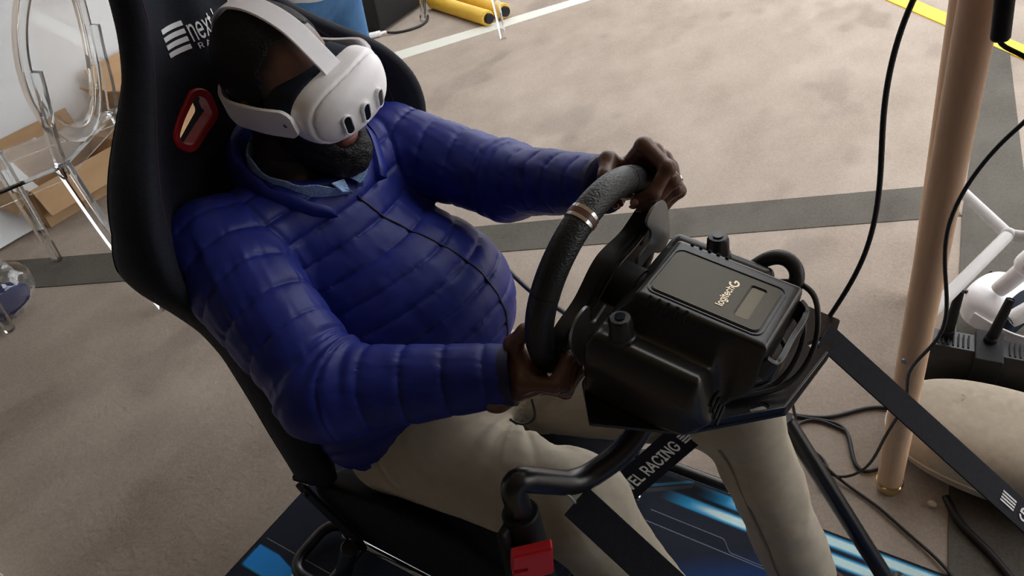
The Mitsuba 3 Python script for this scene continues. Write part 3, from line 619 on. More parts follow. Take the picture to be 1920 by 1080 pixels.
def hand(P, deg, idx, wrist, fan=0.0):
    """A gripping hand round the rim at deg; idx = +1/-1: which way along the rim the index finger lies. Returns the mesh, finger points and wrist."""
    a = math.radians(deg); er = math.cos(a) * wu + math.sin(a) * wl; et = (-math.sin(a) * wu + math.cos(a) * wl) * idx
    Q = lambda th, rad, al: P + al * et + rad * (-math.cos(math.radians(th)) * wa + math.sin(math.radians(th)) * er)
    W = np.asarray(wrist, float); fing, nails = [], []
    spec = [(0.029, 0.93, 0.0098), (0.0095, 1.0, 0.0102), (-0.0100, 0.96, 0.0098), (-0.0285, 0.80, 0.0086)]
    for j, (al, sc, r) in enumerate(spec):
        o_ = fan * j; fing.append([Q(78 + o_ + 0.6 * (fan == 0) * 8, 0.046 - 0.002 * (j == 3), al * 1.08), Q(80 + 0.8 * o_ + 68 * sc, 0.0450, al * 1.12), Q(84 + 0.5 * o_ + 124 * sc, 0.0355, al * 1.03), Q(86 + 0.3 * o_ + 166 * sc, 0.0305, al * 0.98)])
        nails.append((j, r))
    th = [W * 0.60 + Q(20, 0.045, 0.034) * 0.40, Q(8, 0.047, 0.036), Q(-28, 0.037, 0.050), Q(-58, 0.0315, 0.058)]
    def f(p):
        d = None
        for j, (al, sc, r) in enumerate(spec):
            A, Bp, C, D = fing[j]
            c = smin(cap(p, A, Bp, r * 1.14, r * 1.06), cap(p, Bp, C, r * 1.06, r * 0.95), cap(p, C, D, r * 0.95, r * 0.80), k=0.005)
            c = smin(c, np.linalg.norm(p - Bp, axis=1) - r * 1.13, k=0.004)
            d = c if d is None else np.minimum(d, c)
        pal = None
        for j in range(4):
            c = cap(p, fing[j][0] + (W - fing[j][0]) * 0.06, W + et * (0.014 - 0.0095 * j), 0.0125, 0.016)
            pal = c if pal is None else smin(pal, c, k=0.014)
        d = smin(d, pal, k=0.010)
        t = smin(cap(p, th[0], th[1], 0.0165, 0.0130), cap(p, th[1], th[2], 0.0125, 0.0110), cap(p, th[2], th[3], 0.0112, 0.0090), k=0.006)
        d = smin(d, t, k=0.009)
        back = unit(W - P)
        return smin(d, cap(p, W, W + back * 0.05, 0.026, 0.028), k=0.02)
    allp = np.array(sum(fing, []) + th + [W, W + unit(W - P) * 0.05])
    return nets(f, allp.min(0) - 0.035, allp.max(0) + 0.035, 0.0024), fing, th, W, et, er
PL, PR = rimp(47), rimp(-128)
handL, fL, tL, WL, etL, erL = hand(PL, 47, -1, wL + V(0.030, 0.004, 0.010), 11.0)
handR, fR, tR, WR, etR, erR = hand(PR, -128, 1, wR + V(0.018, 0.010, -0.002))

def core_sdf(p):
    d = ell(p, (-0.985, 0, 0.775), (0.095, 0.15, 0.12)); d = smin(d, ell(p, (-0.885, 0, 0.58), (0.125, 0.15, 0.17)), k=0.05)
    d = smin(d, ell(p, (-0.855, 0, 0.40), (0.12, 0.15, 0.09)), k=0.05)
    d = smin(d, cap(p, (-1.035, 0, 0.82), (-1.01, 0, 0.90), 0.066, 0.060), k=0.02)
    for A, E_, W in ((sR, eR, WR), (sL, eL, WL)):
        d = smin(d, cap(p, A, E_, 0.052, 0.042), cap(p, E_, W, 0.042, 0.026), k=0.02)
    for H, K, A in ((hpR, kR, aR), (hpL, kL, aL)):
        d = smin(d, cap(p, H, K, 0.078, 0.056), cap(p, K, A, 0.052, 0.036), cap(p, A, A + V(0.13, 0.0, -0.05), 0.034, 0.028), k=0.025)
    return d
core = nets(core_sdf, (-1.13, -0.34, -0.02), (0.08, 0.30, 0.98), 0.0085)
def solid(m_):
    k = man(taubin(m_, 6)); return k
try:
    bd = solid(core) + solid(head) + solid(handL) + solid(handR)
    body = tri(bd)
    if len(body.faces) < 5000: raise ValueError
except Exception:
    body = cat(core, head, handL, handR)
obj(PERSON + '__body', body, M_skin, True, label='brown skin')
# nails
for fg, r0 in ((fL, 1), (fR, 1)):
    for j in range(4):
        C, D = fg[j][2], fg[j][3]; c = D + (D - C) * 0.12; P_ = PL if fg is fL else PR
        out = unit((c - P_) - ((c - P_) @ unit(D - C)) * unit(D - C))
        nm = trimesh.creation.icosphere(2, 1.0); ax = unit(D - C); sd = np.cross(ax, out)
        nm.vertices = (np.asarray(nm.vertices) * V(0.0058, 0.0048, 0.0016)) @ np.array([ax, sd, out]) + c + out * 0.0072
        obj(PERSON + '__nail', nm, M_nail, True, label='finger nail')
# hair and beard
def hair_sdf(p):
    q = hloc(p); d = head_core(q, 0.0026)
    fr = q[:, 0] - (0.062 - 0.42 * np.abs(q[:, 1]) + 0.10 * np.clip(q[:, 2] - 0.10, 0, 1) + 0.02 * (meshkit.fbm(q * 40, 2) - 0.5))
    low = -(q[:, 2] + 0.055 - 0.75 * np.clip(q[:, 0] + 0.02, 0, 1))
    return np.maximum(smax(d, fr, 0.004), np.maximum(low, -head_core(q, -0.004)))
obj(PERSON + '__hair', nets(hair_sdf, HC - V(0.15, 0.12, 0.14), HC + V(0.15, 0.12, 0.17), 0.0036), M_hair, True, label='short cropped black hair')
def beard_sdf(p):
    q = hloc(p); qa = np.stack([q[:, 0], np.abs(q[:, 1]), q[:, 2]], 1)
    d = smin(ell(q, (0.032, 0, -0.052), (0.072, 0.070, 0.086)), ell(q, (0.078, 0, -0.118), (0.042, 0.044, 0.038)), k=0.04)
    d = d + 0.006 * (meshkit.fbm(q * 90, 2) - 0.5)
    d = smax(d, q[:, 2] + 0.045 - 0.9 * np.clip(0.055 - q[:, 0], 0, 0.06) , 0.008)
    d = smax(d, -ell(q, (0.114, 0, -0.066), (0.036, 0.031, 0.021)), 0.006)
    d = smax(d, -(q[:, 0] - 0.000 + 0.1 * np.abs(q[:, 1])), 0.01)
    return d
obj(PERSON + '__beard', nets(beard_sdf, HC - V(0.10, 0.12, 0.20), HC + V(0.16, 0.12, 0.06), 0.0036), M_hair, True, label='full black beard')
for t_, c_, r_ in ((-0.0610, 0.1040, 0.0070), (-0.0770, 0.1030, 0.0082)):
    lp = [hpt(c_ - 0.016, -0.023, t_ - 0.001), hpt(c_ - 0.004, -0.012, t_ + 0.001), hpt(c_, 0, t_), hpt(c_ - 0.004, 0.012, t_ + 0.001), hpt(c_ - 0.016, 0.023, t_ - 0.001)]
    obj(PERSON + '__lip', tube(lp, [0.002, r_, r_, r_, 0.002], 10), M_lip, True, label='reddish brown lip')

# jacket: smooth volume, then quilted along the body and the sleeves
def arm_sdf(p, A, E_, W, ru=0.078, re=0.066, rw=0.043):
    u_ = unit(W - E_)
    fore = smax(cap(p, E_, W + u_ * 0.02, re, rw - 0.002), (p - W) @ u_, 0.008)
    return smin(cap(p, A, E_, ru, re + 0.002), fore, k=0.03)
def torso_sdf(p):
    d = ell(p, (-0.975, 0.004, 0.770), (0.112, 0.185, 0.135))
    d = smin(d, ell(p, (-0.865, 0.016, 0.610), (0.176, 0.198, 0.170)), k=0.07)
    d = smin(d, ell(p, (-0.805, 0.055, 0.600), (0.150, 0.150, 0.140)), k=0.06)
    d = smin(d, ell(p, (-0.855, 0.008, 0.460), (0.156, 0.192, 0.165)), k=0.07)
    d = smin(d, ell(p, (-0.875, 0.0, 0.425), (0.150, 0.226, 0.120)), k=0.04)
    d = smin(d, cap(p, (-0.985, -0.13, 0.845), (-0.975, 0.14, 0.845), 0.062), k=0.05)
    d = smax(d, (0.345 + 0.95 * np.maximum(p[:, 0] + 0.82, -0.05)) * 1.0 - p[:, 2], 0.012)
    return smax(d, -cap(p, (-1.03, 0.002, 0.85), (-0.95, 0.002, 0.99), 0.072, 0.078), 0.018)
def jacket_sdf(p):
    return smin(torso_sdf(p), smin(arm_sdf(p, sR, eR, wR, 0.090, 0.070), arm_sdf(p, sL, eL, wL), k=0.01), k=0.032)
jk = nets(jacket_sdf, (-1.11, -0.37, 0.24), (-0.43, 0.325, 0.96), 0.0065)
jk = subdivide(taubin(jk, 4))
v = np.asarray(jk.vertices); n_ = vnorm(jk)
dt, dR, dL = torso_sdf(v), arm_sdf(v, sR, eR, wR, 0.090, 0.070), arm_sdf(v, sL, eL, wL)
def arm_s(p, A, E_, W):
    u1, u2 = E_ - A, W - E_; l1, l2 = np.linalg.norm(u1), np.linalg.norm(u2)
    t1, t2 = (p - A) @ u1 / l1, (p - E_) @ u2 / l2
    w = np.clip(0.5 + (t2 - (l1 - t1) * 1.0) / 0.10, 0, 1); w = w * w * (3 - 2 * w)
    return np.clip(t1, -0.2, l1 + 0.06) * (1 - w) + (l1 + np.clip(t2, -0.06, 1)) * w
ts = 0.86 * v[:, 2] - 0.50 * v[:, 0] + 0.012 * np.cos(v[:, 1] * 9) + 0.006 * (meshkit.fbm(v * 6, 2) - 0.5)
sdist = lambda s, per: np.abs((s / per + 0.5) % 1.0 - 0.5) * per
wrink = 0.8 * (meshkit.fbm(np.stack([v[:, 0] * 14, v[:, 1] * 40, v[:, 2] * 12], -1), 3, 5) - 0.5)
wrink2 = meshkit.fbm(v * V(13, 13, 13), 3, 9) - 0.5
wA = lambda d: np.clip((dt - d + 0.006) / 0.02, 0, 1)
def puff(sd, cross, amp=0.0052): return amp * (1 - np.exp(-sd / 0.0045)) - 0.003 + 0.009 * cross * np.exp(-sd / 0.012) + 0.0012 * cross
disp = puff(sdist(ts, 0.047), wrink)
for d, tri_, sd in ((dR, (sR, eR, wR), 1), (dL, (sL, eL, wL), 2)):
    l1 = np.linalg.norm(tri_[1] - tri_[0]); s_ = arm_s(v, *tri_)
    up = s_ < l1; ax_ = np.where(up[:, None], unit(tri_[1] - tri_[0]), unit(tri_[2] - tri_[1]))
    pp_ = v - tri_[1]; perp = pp_ - (pp_ * ax_).sum(1, keepdims=True) * ax_
    s_ = s_ + 0.030 * (meshkit.fbm(v * 4.5, 2, sd) - 0.5)
    cross = meshkit.fbm(perp * 55 + s_[:, None] * 9, 3, sd + 20) - 0.5
    el = np.exp(-((s_ - l1) / 0.075) ** 2)
    fold = meshkit.fbm(np.stack([s_ * 48, v[:, 2] * 7, v[:, 1] * 7], -1), 2, 3 + sd) - 0.5
    da = puff(sdist(s_ + 0.015, 0.056), cross, 0.0040) * (1 - 0.4 * el) + (0.024 if sd == 1 else 0.010) * fold * el
    disp = disp * (1 - wA(d)) + da * wA(d)
seam = np.exp(-((dt - np.minimum(dR, dL)) / 0.006) ** 2) * (v[:, 2] > 0.5)
disp = disp + 0.005 * wrink2 - 0.004 * seam
jk.vertices = v + n_ * disp[:, None]
obj(PERSON + '__jacket', jk, M_jacket, True, label='royal blue quilted down jacket')
def on_surface(f, p, d, n=40):
    """March from p along d until the volume f ends (p inside)."""
    p = np.asarray(p, float); d = unit(d); ts_ = np.linspace(0, 0.5, 400)
    val = f(p + ts_[:, None] * d); k = np.argmax(val > 0); return p + d * ts_[k]
zipp = [on_surface(jacket_sdf, (-0.95, 0.004 + 0.048 * math.sin(math.pi * t * 0.8), 0.828 - 0.37 * t), (1, 0.05, 0.35 * (1 - t))) for t in np.linspace(0, 1, 16)]
jv = np.asarray(jk.vertices); zp = []
for q in spline(zipp, 40):
    zp.append(jv[np.argmin(np.linalg.norm(jv - q, axis=1))])
zipp = gaussian_filter1d(np.array(zp), 0.7, axis=0, mode='nearest')
obj(PERSON + '__zip', tube(np.array(zipp) , 0.0026, 8), M_zip, True, label='dark zip line')
def collar(c0, rx, ry, h, open_deg, th, flare, base_drop, tip=0.0, seed=1, lean=(0.03, 0.0)):
    th_ = np.radians(np.linspace(open_deg, 360 - open_deg, 90)); rows = []
    for k, a in enumerate(th_):
        fr = (1 + math.cos(a)) / 2            # 1 at the front
        wob = 0.006 * (meshkit.fbm(np.array([[math.cos(a) * 3, math.sin(a) * 3, seed]]), 2)[0] - 0.5)
        b = c0 + V((rx) * math.cos(a), (ry) * math.sin(a), -base_drop * fr)
        tz = (h * (1 - 0.25 * fr) + tip * fr ** 4) * min(1, 0.25 + 0.75 * math.sqrt(min(k, 89 - k) / 9))
        t = b + V(flare * math.cos(a) + lean[0], flare * math.sin(a) + lean[1], tz) + V(wob, wob, wob)
        o = unit(V(math.cos(a), math.sin(a), 0.1)) * th / 2
        mid_ = (b + t) / 2
        rows.append([b - o, mid_ - o * 1.3, t - o, t + V(0, 0, th * 0.4), t + o, mid_ + o * 1.4, b + o])
    R_ = np.array(rows); N_, M_ = R_.shape[:2]
    i, j = np.meshgrid(np.arange(N_ - 1), np.arange(M_), indexing='ij'); j2 = (j + 1) % M_
    f = np.stack([i * M_ + j, i * M_ + j2, (i + 1) * M_ + j2, (i + 1) * M_ + j], -1).reshape(-1, 4)
    f = np.vstack([f[:, [0, 1, 2]], f[:, [0, 2, 3]], [[0, k + 1, k] for k in range(1, M_ - 1)], [[(N_ - 1) * M_, (N_ - 1) * M_ + k, (N_ - 1) * M_ + k + 1] for k in range(1, M_ - 1)]])
    mm = trimesh.Trimesh(R_.reshape(-1, 3), f, process=False)
    if mm.volume < 0: mm.invert()
    return mm
obj(PERSON + '__jacket_collar', collar(V(-0.992, 0.004, 0.898), 0.098, 0.106, 0.064, 30, 0.022, 0.012, 0.066, -0.02, 1, (0.018, 0.006)), M_jacket, 40, label='open stand up collar of the blue jacket')
obj(PERSON + '__shirt_collar', collar(V(-0.988, 0.004, 0.896), 0.087, 0.087, 0.054, 7, 0.0045, 0.007, 0.044, 0.0, 4, (0.022, 0.004)), M_shirt, 40, label='light blue patterned shirt collar')
for s in (-1, 1):
    lf = Polygon([(0, 0), (0.040, 0.006), (0.030, -0.016), (0.010, -0.022)])
    lm = slab(lf, 0, 0.003, 0.0008); LMx = np.array([unit(V(0.35, s * 0.9, 0.25)), unit(V(-0.6, 0.0, 0.8)), V(0, 0, 0)]); LMx[2] = np.cross(LMx[0], LMx[1])
    lm = move(lm, LMx, V(-0.890, 0.004 + s * 0.004, 0.884))
    if s < 0: lm.invert()
    obj(PERSON + '__shirt_point', lm, M_shirt, 30, label='light blue shirt collar point')
# cuffs
for W, E_ in ((wR, eR), (wL, eL)):
    u_ = unit(W - E_)
    obj(PERSON + '__cuff', tube([W - u_ * 0.012, W + u_ * 0.004], 0.0445, 28, False), M_zip, 40, label='dark elastic cuff')
# trousers
def trouser_sdf(p):
    d = smin(ell(p, (-0.845, 0, 0.405), (0.155, 0.172, 0.115)), ell(p, (-0.76, 0, 0.44), (0.14, 0.14, 0.085)), k=0.05)
    for H, K, A, rk in ((hpR, kR, aR, 0.089), (hpL, kL, aL, 0.082)):
        u_ = unit(A - K)
        low = smax(cap(p, K, A + u_ * 0.05, rk - 0.010, 0.063), (p - A - u_ * 0.022) @ u_, 0.006)
        d = smin(d, smin(cap(p, H, K, 0.108, rk - 0.008), low, k=0.035), k=0.03)
    return d
tr = subdivide(taubin(nets(trouser_sdf, (-1.04, -0.24, 0.01), (0.0, 0.27, 0.57), 0.0085), 4))
v = np.asarray(tr.vertices); n_ = vnorm(tr)
crotch = np.exp(-((v - V(-0.56, 0.0, 0.42)) / V(0.15, 0.13, 0.10)) ** 2 @ np.ones(3))
ang = np.arctan2(v[:, 1] - 0.02, v[:, 0] + 0.62)
lowR = np.exp(-((v[:, 2] - 0.20) / 0.16) ** 2)
disp = 0.027 * crotch * (meshkit.fbm(np.stack([ang * 7, v[:, 2] * 6, 0 * ang], -1), 3, 4) - 0.5) + 0.010 * (meshkit.fbm(v * V(9, 16, 9), 3, 8) - 0.5) + 0.007 * lowR * (meshkit.fbm(np.stack([v[:, 0] * 10, v[:, 1] * 10, v[:, 2] * 26], -1), 2, 6) - 0.5)
hipf = np.exp(-((v - V(-0.80, -0.17, 0.42)) / V(0.10, 0.09, 0.08)) ** 2 @ np.ones(3))
disp += 0.016 * hipf * (meshkit.fbm(np.stack([(v[:, 0] + v[:, 2]) * 34, v[:, 1] * 4, v[:, 0] * 3], -1), 2, 2) - 0.5)
tr.vertices = v + n_ * disp[:, None]
obj(PERSON + '__trousers', tr, M_chino, True, label='khaki cotton trousers')
sm_ = []
for t in np.linspace(0.08, 0.97, 16):
    c = kL + (aL - kL) * t; sm_.append(on_surface(trouser_sdf, c, V(-0.15, -0.98, 0.12)) + V(0, -0.0016, 0))
obj(PERSON + '__trouser_seam', tube(sm_, 0.0019, 6), M_seam, True, label='side seam of the far trouser leg')
obj(PERSON + '__drawcord', tube([(-0.555, -0.03, 0.545), (-0.548, -0.035, 0.525), (-0.545, -0.045, 0.500), (-0.560, -0.060, 0.497), (-0.580, -0.065, 0.505)], 0.0024, 8), M_cable, True, label='black jacket drawcord')
# bracelet, ring, shoes
u_ = unit(WL - wL); c0 = wL + u_ * 0.010; t0 = unit(np.cross(u_, V(0, 0, 1))); t1 = np.cross(t0, u_)
for k in range(22):
    a = 2 * math.pi * k / 22; s_ = trimesh.creation.icosphere(1, 0.0052)
    s_.apply_translation(c0 + 0.0345 * (math.cos(a) * t0 + math.sin(a) * t1) + u_ * 0.004 * (k % 2))
    obj(PERSON + '__bracelet_bead', s_, M_bead if k % 3 else M_beadb, True)
A_, B_ = fL[3][0], fL[3][1]; ax = unit(B_ - A_); c = A_ + (B_ - A_) * 0.55
obj(PERSON + '__ring', tube([c - ax * 0.0028, c - ax * 0.0020, c + ax * 0.0020, c + ax * 0.0028], 0.0112, 28, False), M_chrome, 30, label='silver ring')
for A in (aR, aL):
    def shoe(p, A=A):
        d = smin(cap(p, A + V(-0.01, 0, -0.035), A + V(0.17, 0, -0.048), 0.040, 0.036), cap(p, A + V(0.0, 0, 0.0), A + V(0.05, 0, -0.03), 0.045, 0.040), k=0.02)
        return smax(d, (A[2] - 0.075) - p[:, 2], 0.006)
    obj(PERSON + '__shoe', nets(shoe, A + V(-0.08, -0.07, -0.10), A + V(0.24, 0.07, 0.07), 0.006), M_shoe, True, label='brown leather shoe')

# ---------------------------------------------------------------- headset on the driver's head
HS = 'vr_headset'
tag(HS, 'white virtual reality headset worn by the seated driver', 'headset')
VC = V(0.122, 0.006, 0.008)
def visor(p, gap=None):
    q = hloc(p) - VC
    fcurve = q[:, 0] + 2.4 * q[:, 1] ** 2 + 1.2 * q[:, 2] ** 2
    k = (np.abs(q[:, 1] / 0.090) ** 2.9 + np.abs(q[:, 2] / 0.051) ** 2.5 + np.abs(fcurve / 0.044) ** 2.9) ** (1 / 2.7)
    d = (k - 1) * 0.042
    d = smax(d, -cap(hloc(p), (0.06, 0, -0.055), (0.155, 0, -0.080), 0.026, 0.022), 0.010)
    return smax(d, (0.096 - 2.2 * q[:, 1] ** 2) - hloc(p)[:, 0], 0.006)
full = lambda p: visor(p)
cutp = lambda p: (hloc(p)[:, 0] + 2.4 * hloc(p)[:, 1] ** 2) - 0.139
lo_, hi_ = HC + V(-0.01, -0.15, -0.14), HC + V(0.21, 0.15, 0.11)
obj(HS + '__shell', taubin(nets(lambda p: smax(visor(p), cutp(p), 0.003), lo_, hi_, 0.0026), 4), M_white, True)
obj(HS + '__front_plate', taubin(nets(lambda p: smax(visor(p) + 0.0012, 0.0012 - cutp(p), 0.003), lo_, hi_, 0.0026), 4), M_white, True, label='glossy white front plate')
def foam(p):
    q = hloc(p); l2 = q[:, 1]
    k = (np.abs(l2 / 0.086) ** 3 + np.abs((q[:, 2] - 0.006) / 0.054) ** 2.6) ** (1 / 2.8)
    d = (k - 1) * 0.05
    d = smax(d, -(k - 0.80) * 0.05, 0.004)
    d = smax(d, q[:, 0] + 1.8 * l2 ** 2 - 0.103, 0.004)
    d = smax(d, (0.066 - 4.5 * l2 ** 2) - q[:, 0], 0.006)
    return d
obj(HS + '__face_cushion', taubin(nets(foam, lo_ - V(0.03, 0, 0), hi_, 0.0032), 5), M_foam, True, label='dark face cushion')
obj(HS + '__inner_back', move(slab(rrect(-0.072, -0.040, 0.072, 0.040, 0.03), 0, 0.004), np.array([HD[1], HD[2], HD[0]]), hpt(0.098, 0, 0.004)), M_matte, 30)
def vis_front(l, t):
    p0 = hpt(0.11, l, t); d = on_surface(lambda p: visor(p), p0, HD[0]); return d
for k, l in enumerate((-0.040, -0.005, 0.030)):
    c = vis_front(l, 0.000); e_ = 0.004
    nx = unit(np.cross(vis_front(l + e_, 0.0) - vis_front(l - e_, 0.0), vis_front(l, e_) - vis_front(l, -e_)))
    if nx @ HD[0] < 0: nx = -nx
    up_ = unit(HD[2] - (HD[2] @ nx) * nx); sd = np.cross(up_, nx)
    PM = np.array([sd, up_, nx])
    pill = LineString([(0, -0.0085), (0, 0.0085)]).buffer(0.0062)
    rimm = LineString([(0, -0.0085), (0, 0.0085)]).buffer(0.0085).difference(LineString([(0, -0.0085), (0, 0.0085)]).buffer(0.0060))
    w_ = obj(HS + '__camera_window', move(slab(pill, -0.002, 0.0016, 0.0004), PM, c), M_lens, 30, label='black oval camera window')
    obj(w_ + '__rim', move(slab(rimm, -0.003, 0.0024, 0.0008), PM, c), M_white, 30)
for s in (-1, 1):
    arm_pts = [hpt(0.104, s * 0.0935 + 0.004, 0.020), hpt(0.080, s * 0.0945 + 0.003, 0.017), hpt(0.040, s * 0.0925, 0.010), hpt(0.000, s * 0.0905, 0.004), hpt(-0.040, s * 0.0855, -0.002), hpt(-0.075, s * 0.070, -0.006), hpt(-0.100, s * 0.045, -0.006), hpt(-0.113, 0.0, -0.006)]
    rs = spline(arm_pts, 60)
    prof_w = np.interp(np.linspace(0, 1, 60), [0, 0.02, 0.06, 0.55, 0.75, 1], [0.012, 0.019, 0.0235, 0.0225, 0.015, 0.013])
    base = np.array([(-1, -0.0028), (-0.9, -0.0034), (0.9, -0.0034), (1, -0.0028), (1, 0.0028), (0.9, 0.0034), (-0.9, 0.0034), (-1, 0.0028)])
    sec = np.stack([base[None, :, 0] * prof_w[:, None], np.broadcast_to(base[None, :, 1], (60, 8))], -1)
    obj(HS + '__side_arm', sweep(rs, sec, nrm=HD[2]), M_whitem, 40, label='white side strap arm')
    pc = hpt(0.088, s * 0.0972 + 0.003, 0.018)
    obj(HS + '__pin', rod(pc - HD[1] * s * 0.004, pc + HD[1] * s * 0.0012, 0.0042), M_steel, 30)
ts_pts = [hpt(0.125, 0.004, 0.040), hpt(0.112, 0.003, 0.064), hpt(0.096, 0, 0.088), hpt(0.070, 0, 0.114), hpt(0.030, 0, 0.134), hpt(-0.02, 0, 0.140), hpt(-0.068, 0, 0.124), hpt(-0.102, 0, 0.083), hpt(-0.117, 0, 0.030), hpt(-0.117, 0, 0.000)]
obj(HS + '__top_strap', ribbon(spline(ts_pts, 60), HD[1], 0.034, 0.0042), M_whitem, 40, label='white top strap over the head')
sd_ = unit(-0.8 * HD[1] - 0.6 * HD[2]); sp_ = on_surface(visor, hpt(0.122, -0.045, -0.012), sd_)
obj(HS + '__tracking_camera', rod(sp_ - sd_ * 0.004, sp_ + sd_ * 0.0012, 0.0055), M_lens, 30, label='small dark tracking camera')

# ---------------------------------------------------------------- person standing behind
P2 = 'person_001'
tag(P2, 'person in blue jeans and white top standing behind the racing seat', 'person')
O2 = V(-1.74, 0.80, 0.0)
def p2_legs(p):
    d = ell(p, O2 + V(0, 0, 0.90), (0.12, 0.165, 0.12))
    for s in (-1, 1): d = smin(d, cap(p, O2 + V(0, s * 0.085, 0.86), O2 + V(0.01, s * 0.095, 0.48), 0.088, 0.064), cap(p, O2 + V(0.01, s * 0.095, 0.48), O2 + V(-0.01, s * 0.10, 0.07), 0.064, 0.055), k=0.04)
    return smax(d, p[:, 2] - 0.985, 0.01)
def p2_body(p):
    d = smin(ell(p, O2 + V(0, 0, 1.26), (0.10, 0.16, 0.24)), ell(p, O2 + V(0, 0, 0.92), (0.09, 0.14, 0.12)), k=0.08)
    d = smin(d, cap(p, O2 + V(0, 0, 1.42), O2 + V(0.01, 0, 1.58), 0.055), k=0.03)
    d = smin(d, ell(p, O2 + V(0.02, 0, 1.66), (0.095, 0.075, 0.115)), ell(p, O2 + V(0.11, 0, 1.645), (0.02, 0.015, 0.025)), k=0.02)
    for s in (-1, 1):
        d = smin(d, cap(p, O2 + V(0, s * 0.17, 1.42), O2 + V(-0.02, s * 0.24, 1.14), 0.045, 0.038), cap(p, O2 + V(-0.02, s * 0.24, 1.14), O2 + V(0.18, s * 0.13, 1.26), 0.038, 0.026), cap(p, O2 + V(0.18, s * 0.13, 1.26), O2 + V(0.23, s * 0.06, 1.30), 0.028, 0.02), k=0.02)
        d = smin(d, cap(p, O2 + V(0, s * 0.09, 0.86), O2 + V(0, s * 0.10, 0.06), 0.06, 0.04), k=0.03)
    return d
def p2_tee(p):
    d = smin(ell(p, O2 + V(0, 0, 1.26), (0.125, 0.19, 0.25)), ell(p, O2 + V(0, 0, 0.98), (0.150, 0.195, 0.18)), k=0.08)
    for s in (-1, 1): d = smin(d, cap(p, O2 + V(0, s * 0.17, 1.42), O2 + V(-0.01, s * 0.225, 1.24), 0.062, 0.06), k=0.03)
    return smax(smax(d, 0.868 - p[:, 2], 0.01), -cap(p, O2 + V(0, 0, 1.42), O2 + V(0.01, 0, 1.7), 0.062), 0.01)
obj(P2 + '__body', nets(p2_body, O2 + V(-0.2, -0.32, 0.0), O2 + V(0.30, 0.32, 1.82), 0.012), M_skin, True)
obj(P2 + '__jeans', nets(p2_legs, O2 + V(-0.2, -0.26, 0.0), O2 + V(0.2, 0.26, 1.02), 0.012), M_jeans, True, label='blue jeans')
obj(P2 + '__top', nets(p2_tee, O2 + V(-0.2, -0.34, 0.83), O2 + V(0.2, 0.34, 1.56), 0.012), M_tee, True, label='white top')
obj(P2 + '__hair', nets(lambda p: smax(ell(p, O2 + V(0.0, 0, 1.69), (0.10, 0.083, 0.105)), -ell(p, O2 + V(0.075, 0, 1.63), (0.07, 0.07, 0.085)), 0.01), O2 + V(-0.14, -0.12, 1.5), O2 + V(0.14, 0.12, 1.82), 0.012), M_hair, True)
for s in (-1, 1):
    obj(P2 + '__shoe', nets(lambda p: smax(cap(p, O2 + V(-0.03, s * 0.10, 0.035), O2 + V(0.16, s * 0.11, 0.028), 0.048, 0.042), -p[:, 2] + 0.001, 0.004), O2 + V(-0.1, s * 0.10 - 0.08, -0.02), O2 + V(0.24, s * 0.1 + 0.08, 0.1), 0.01), M_shoe, True)

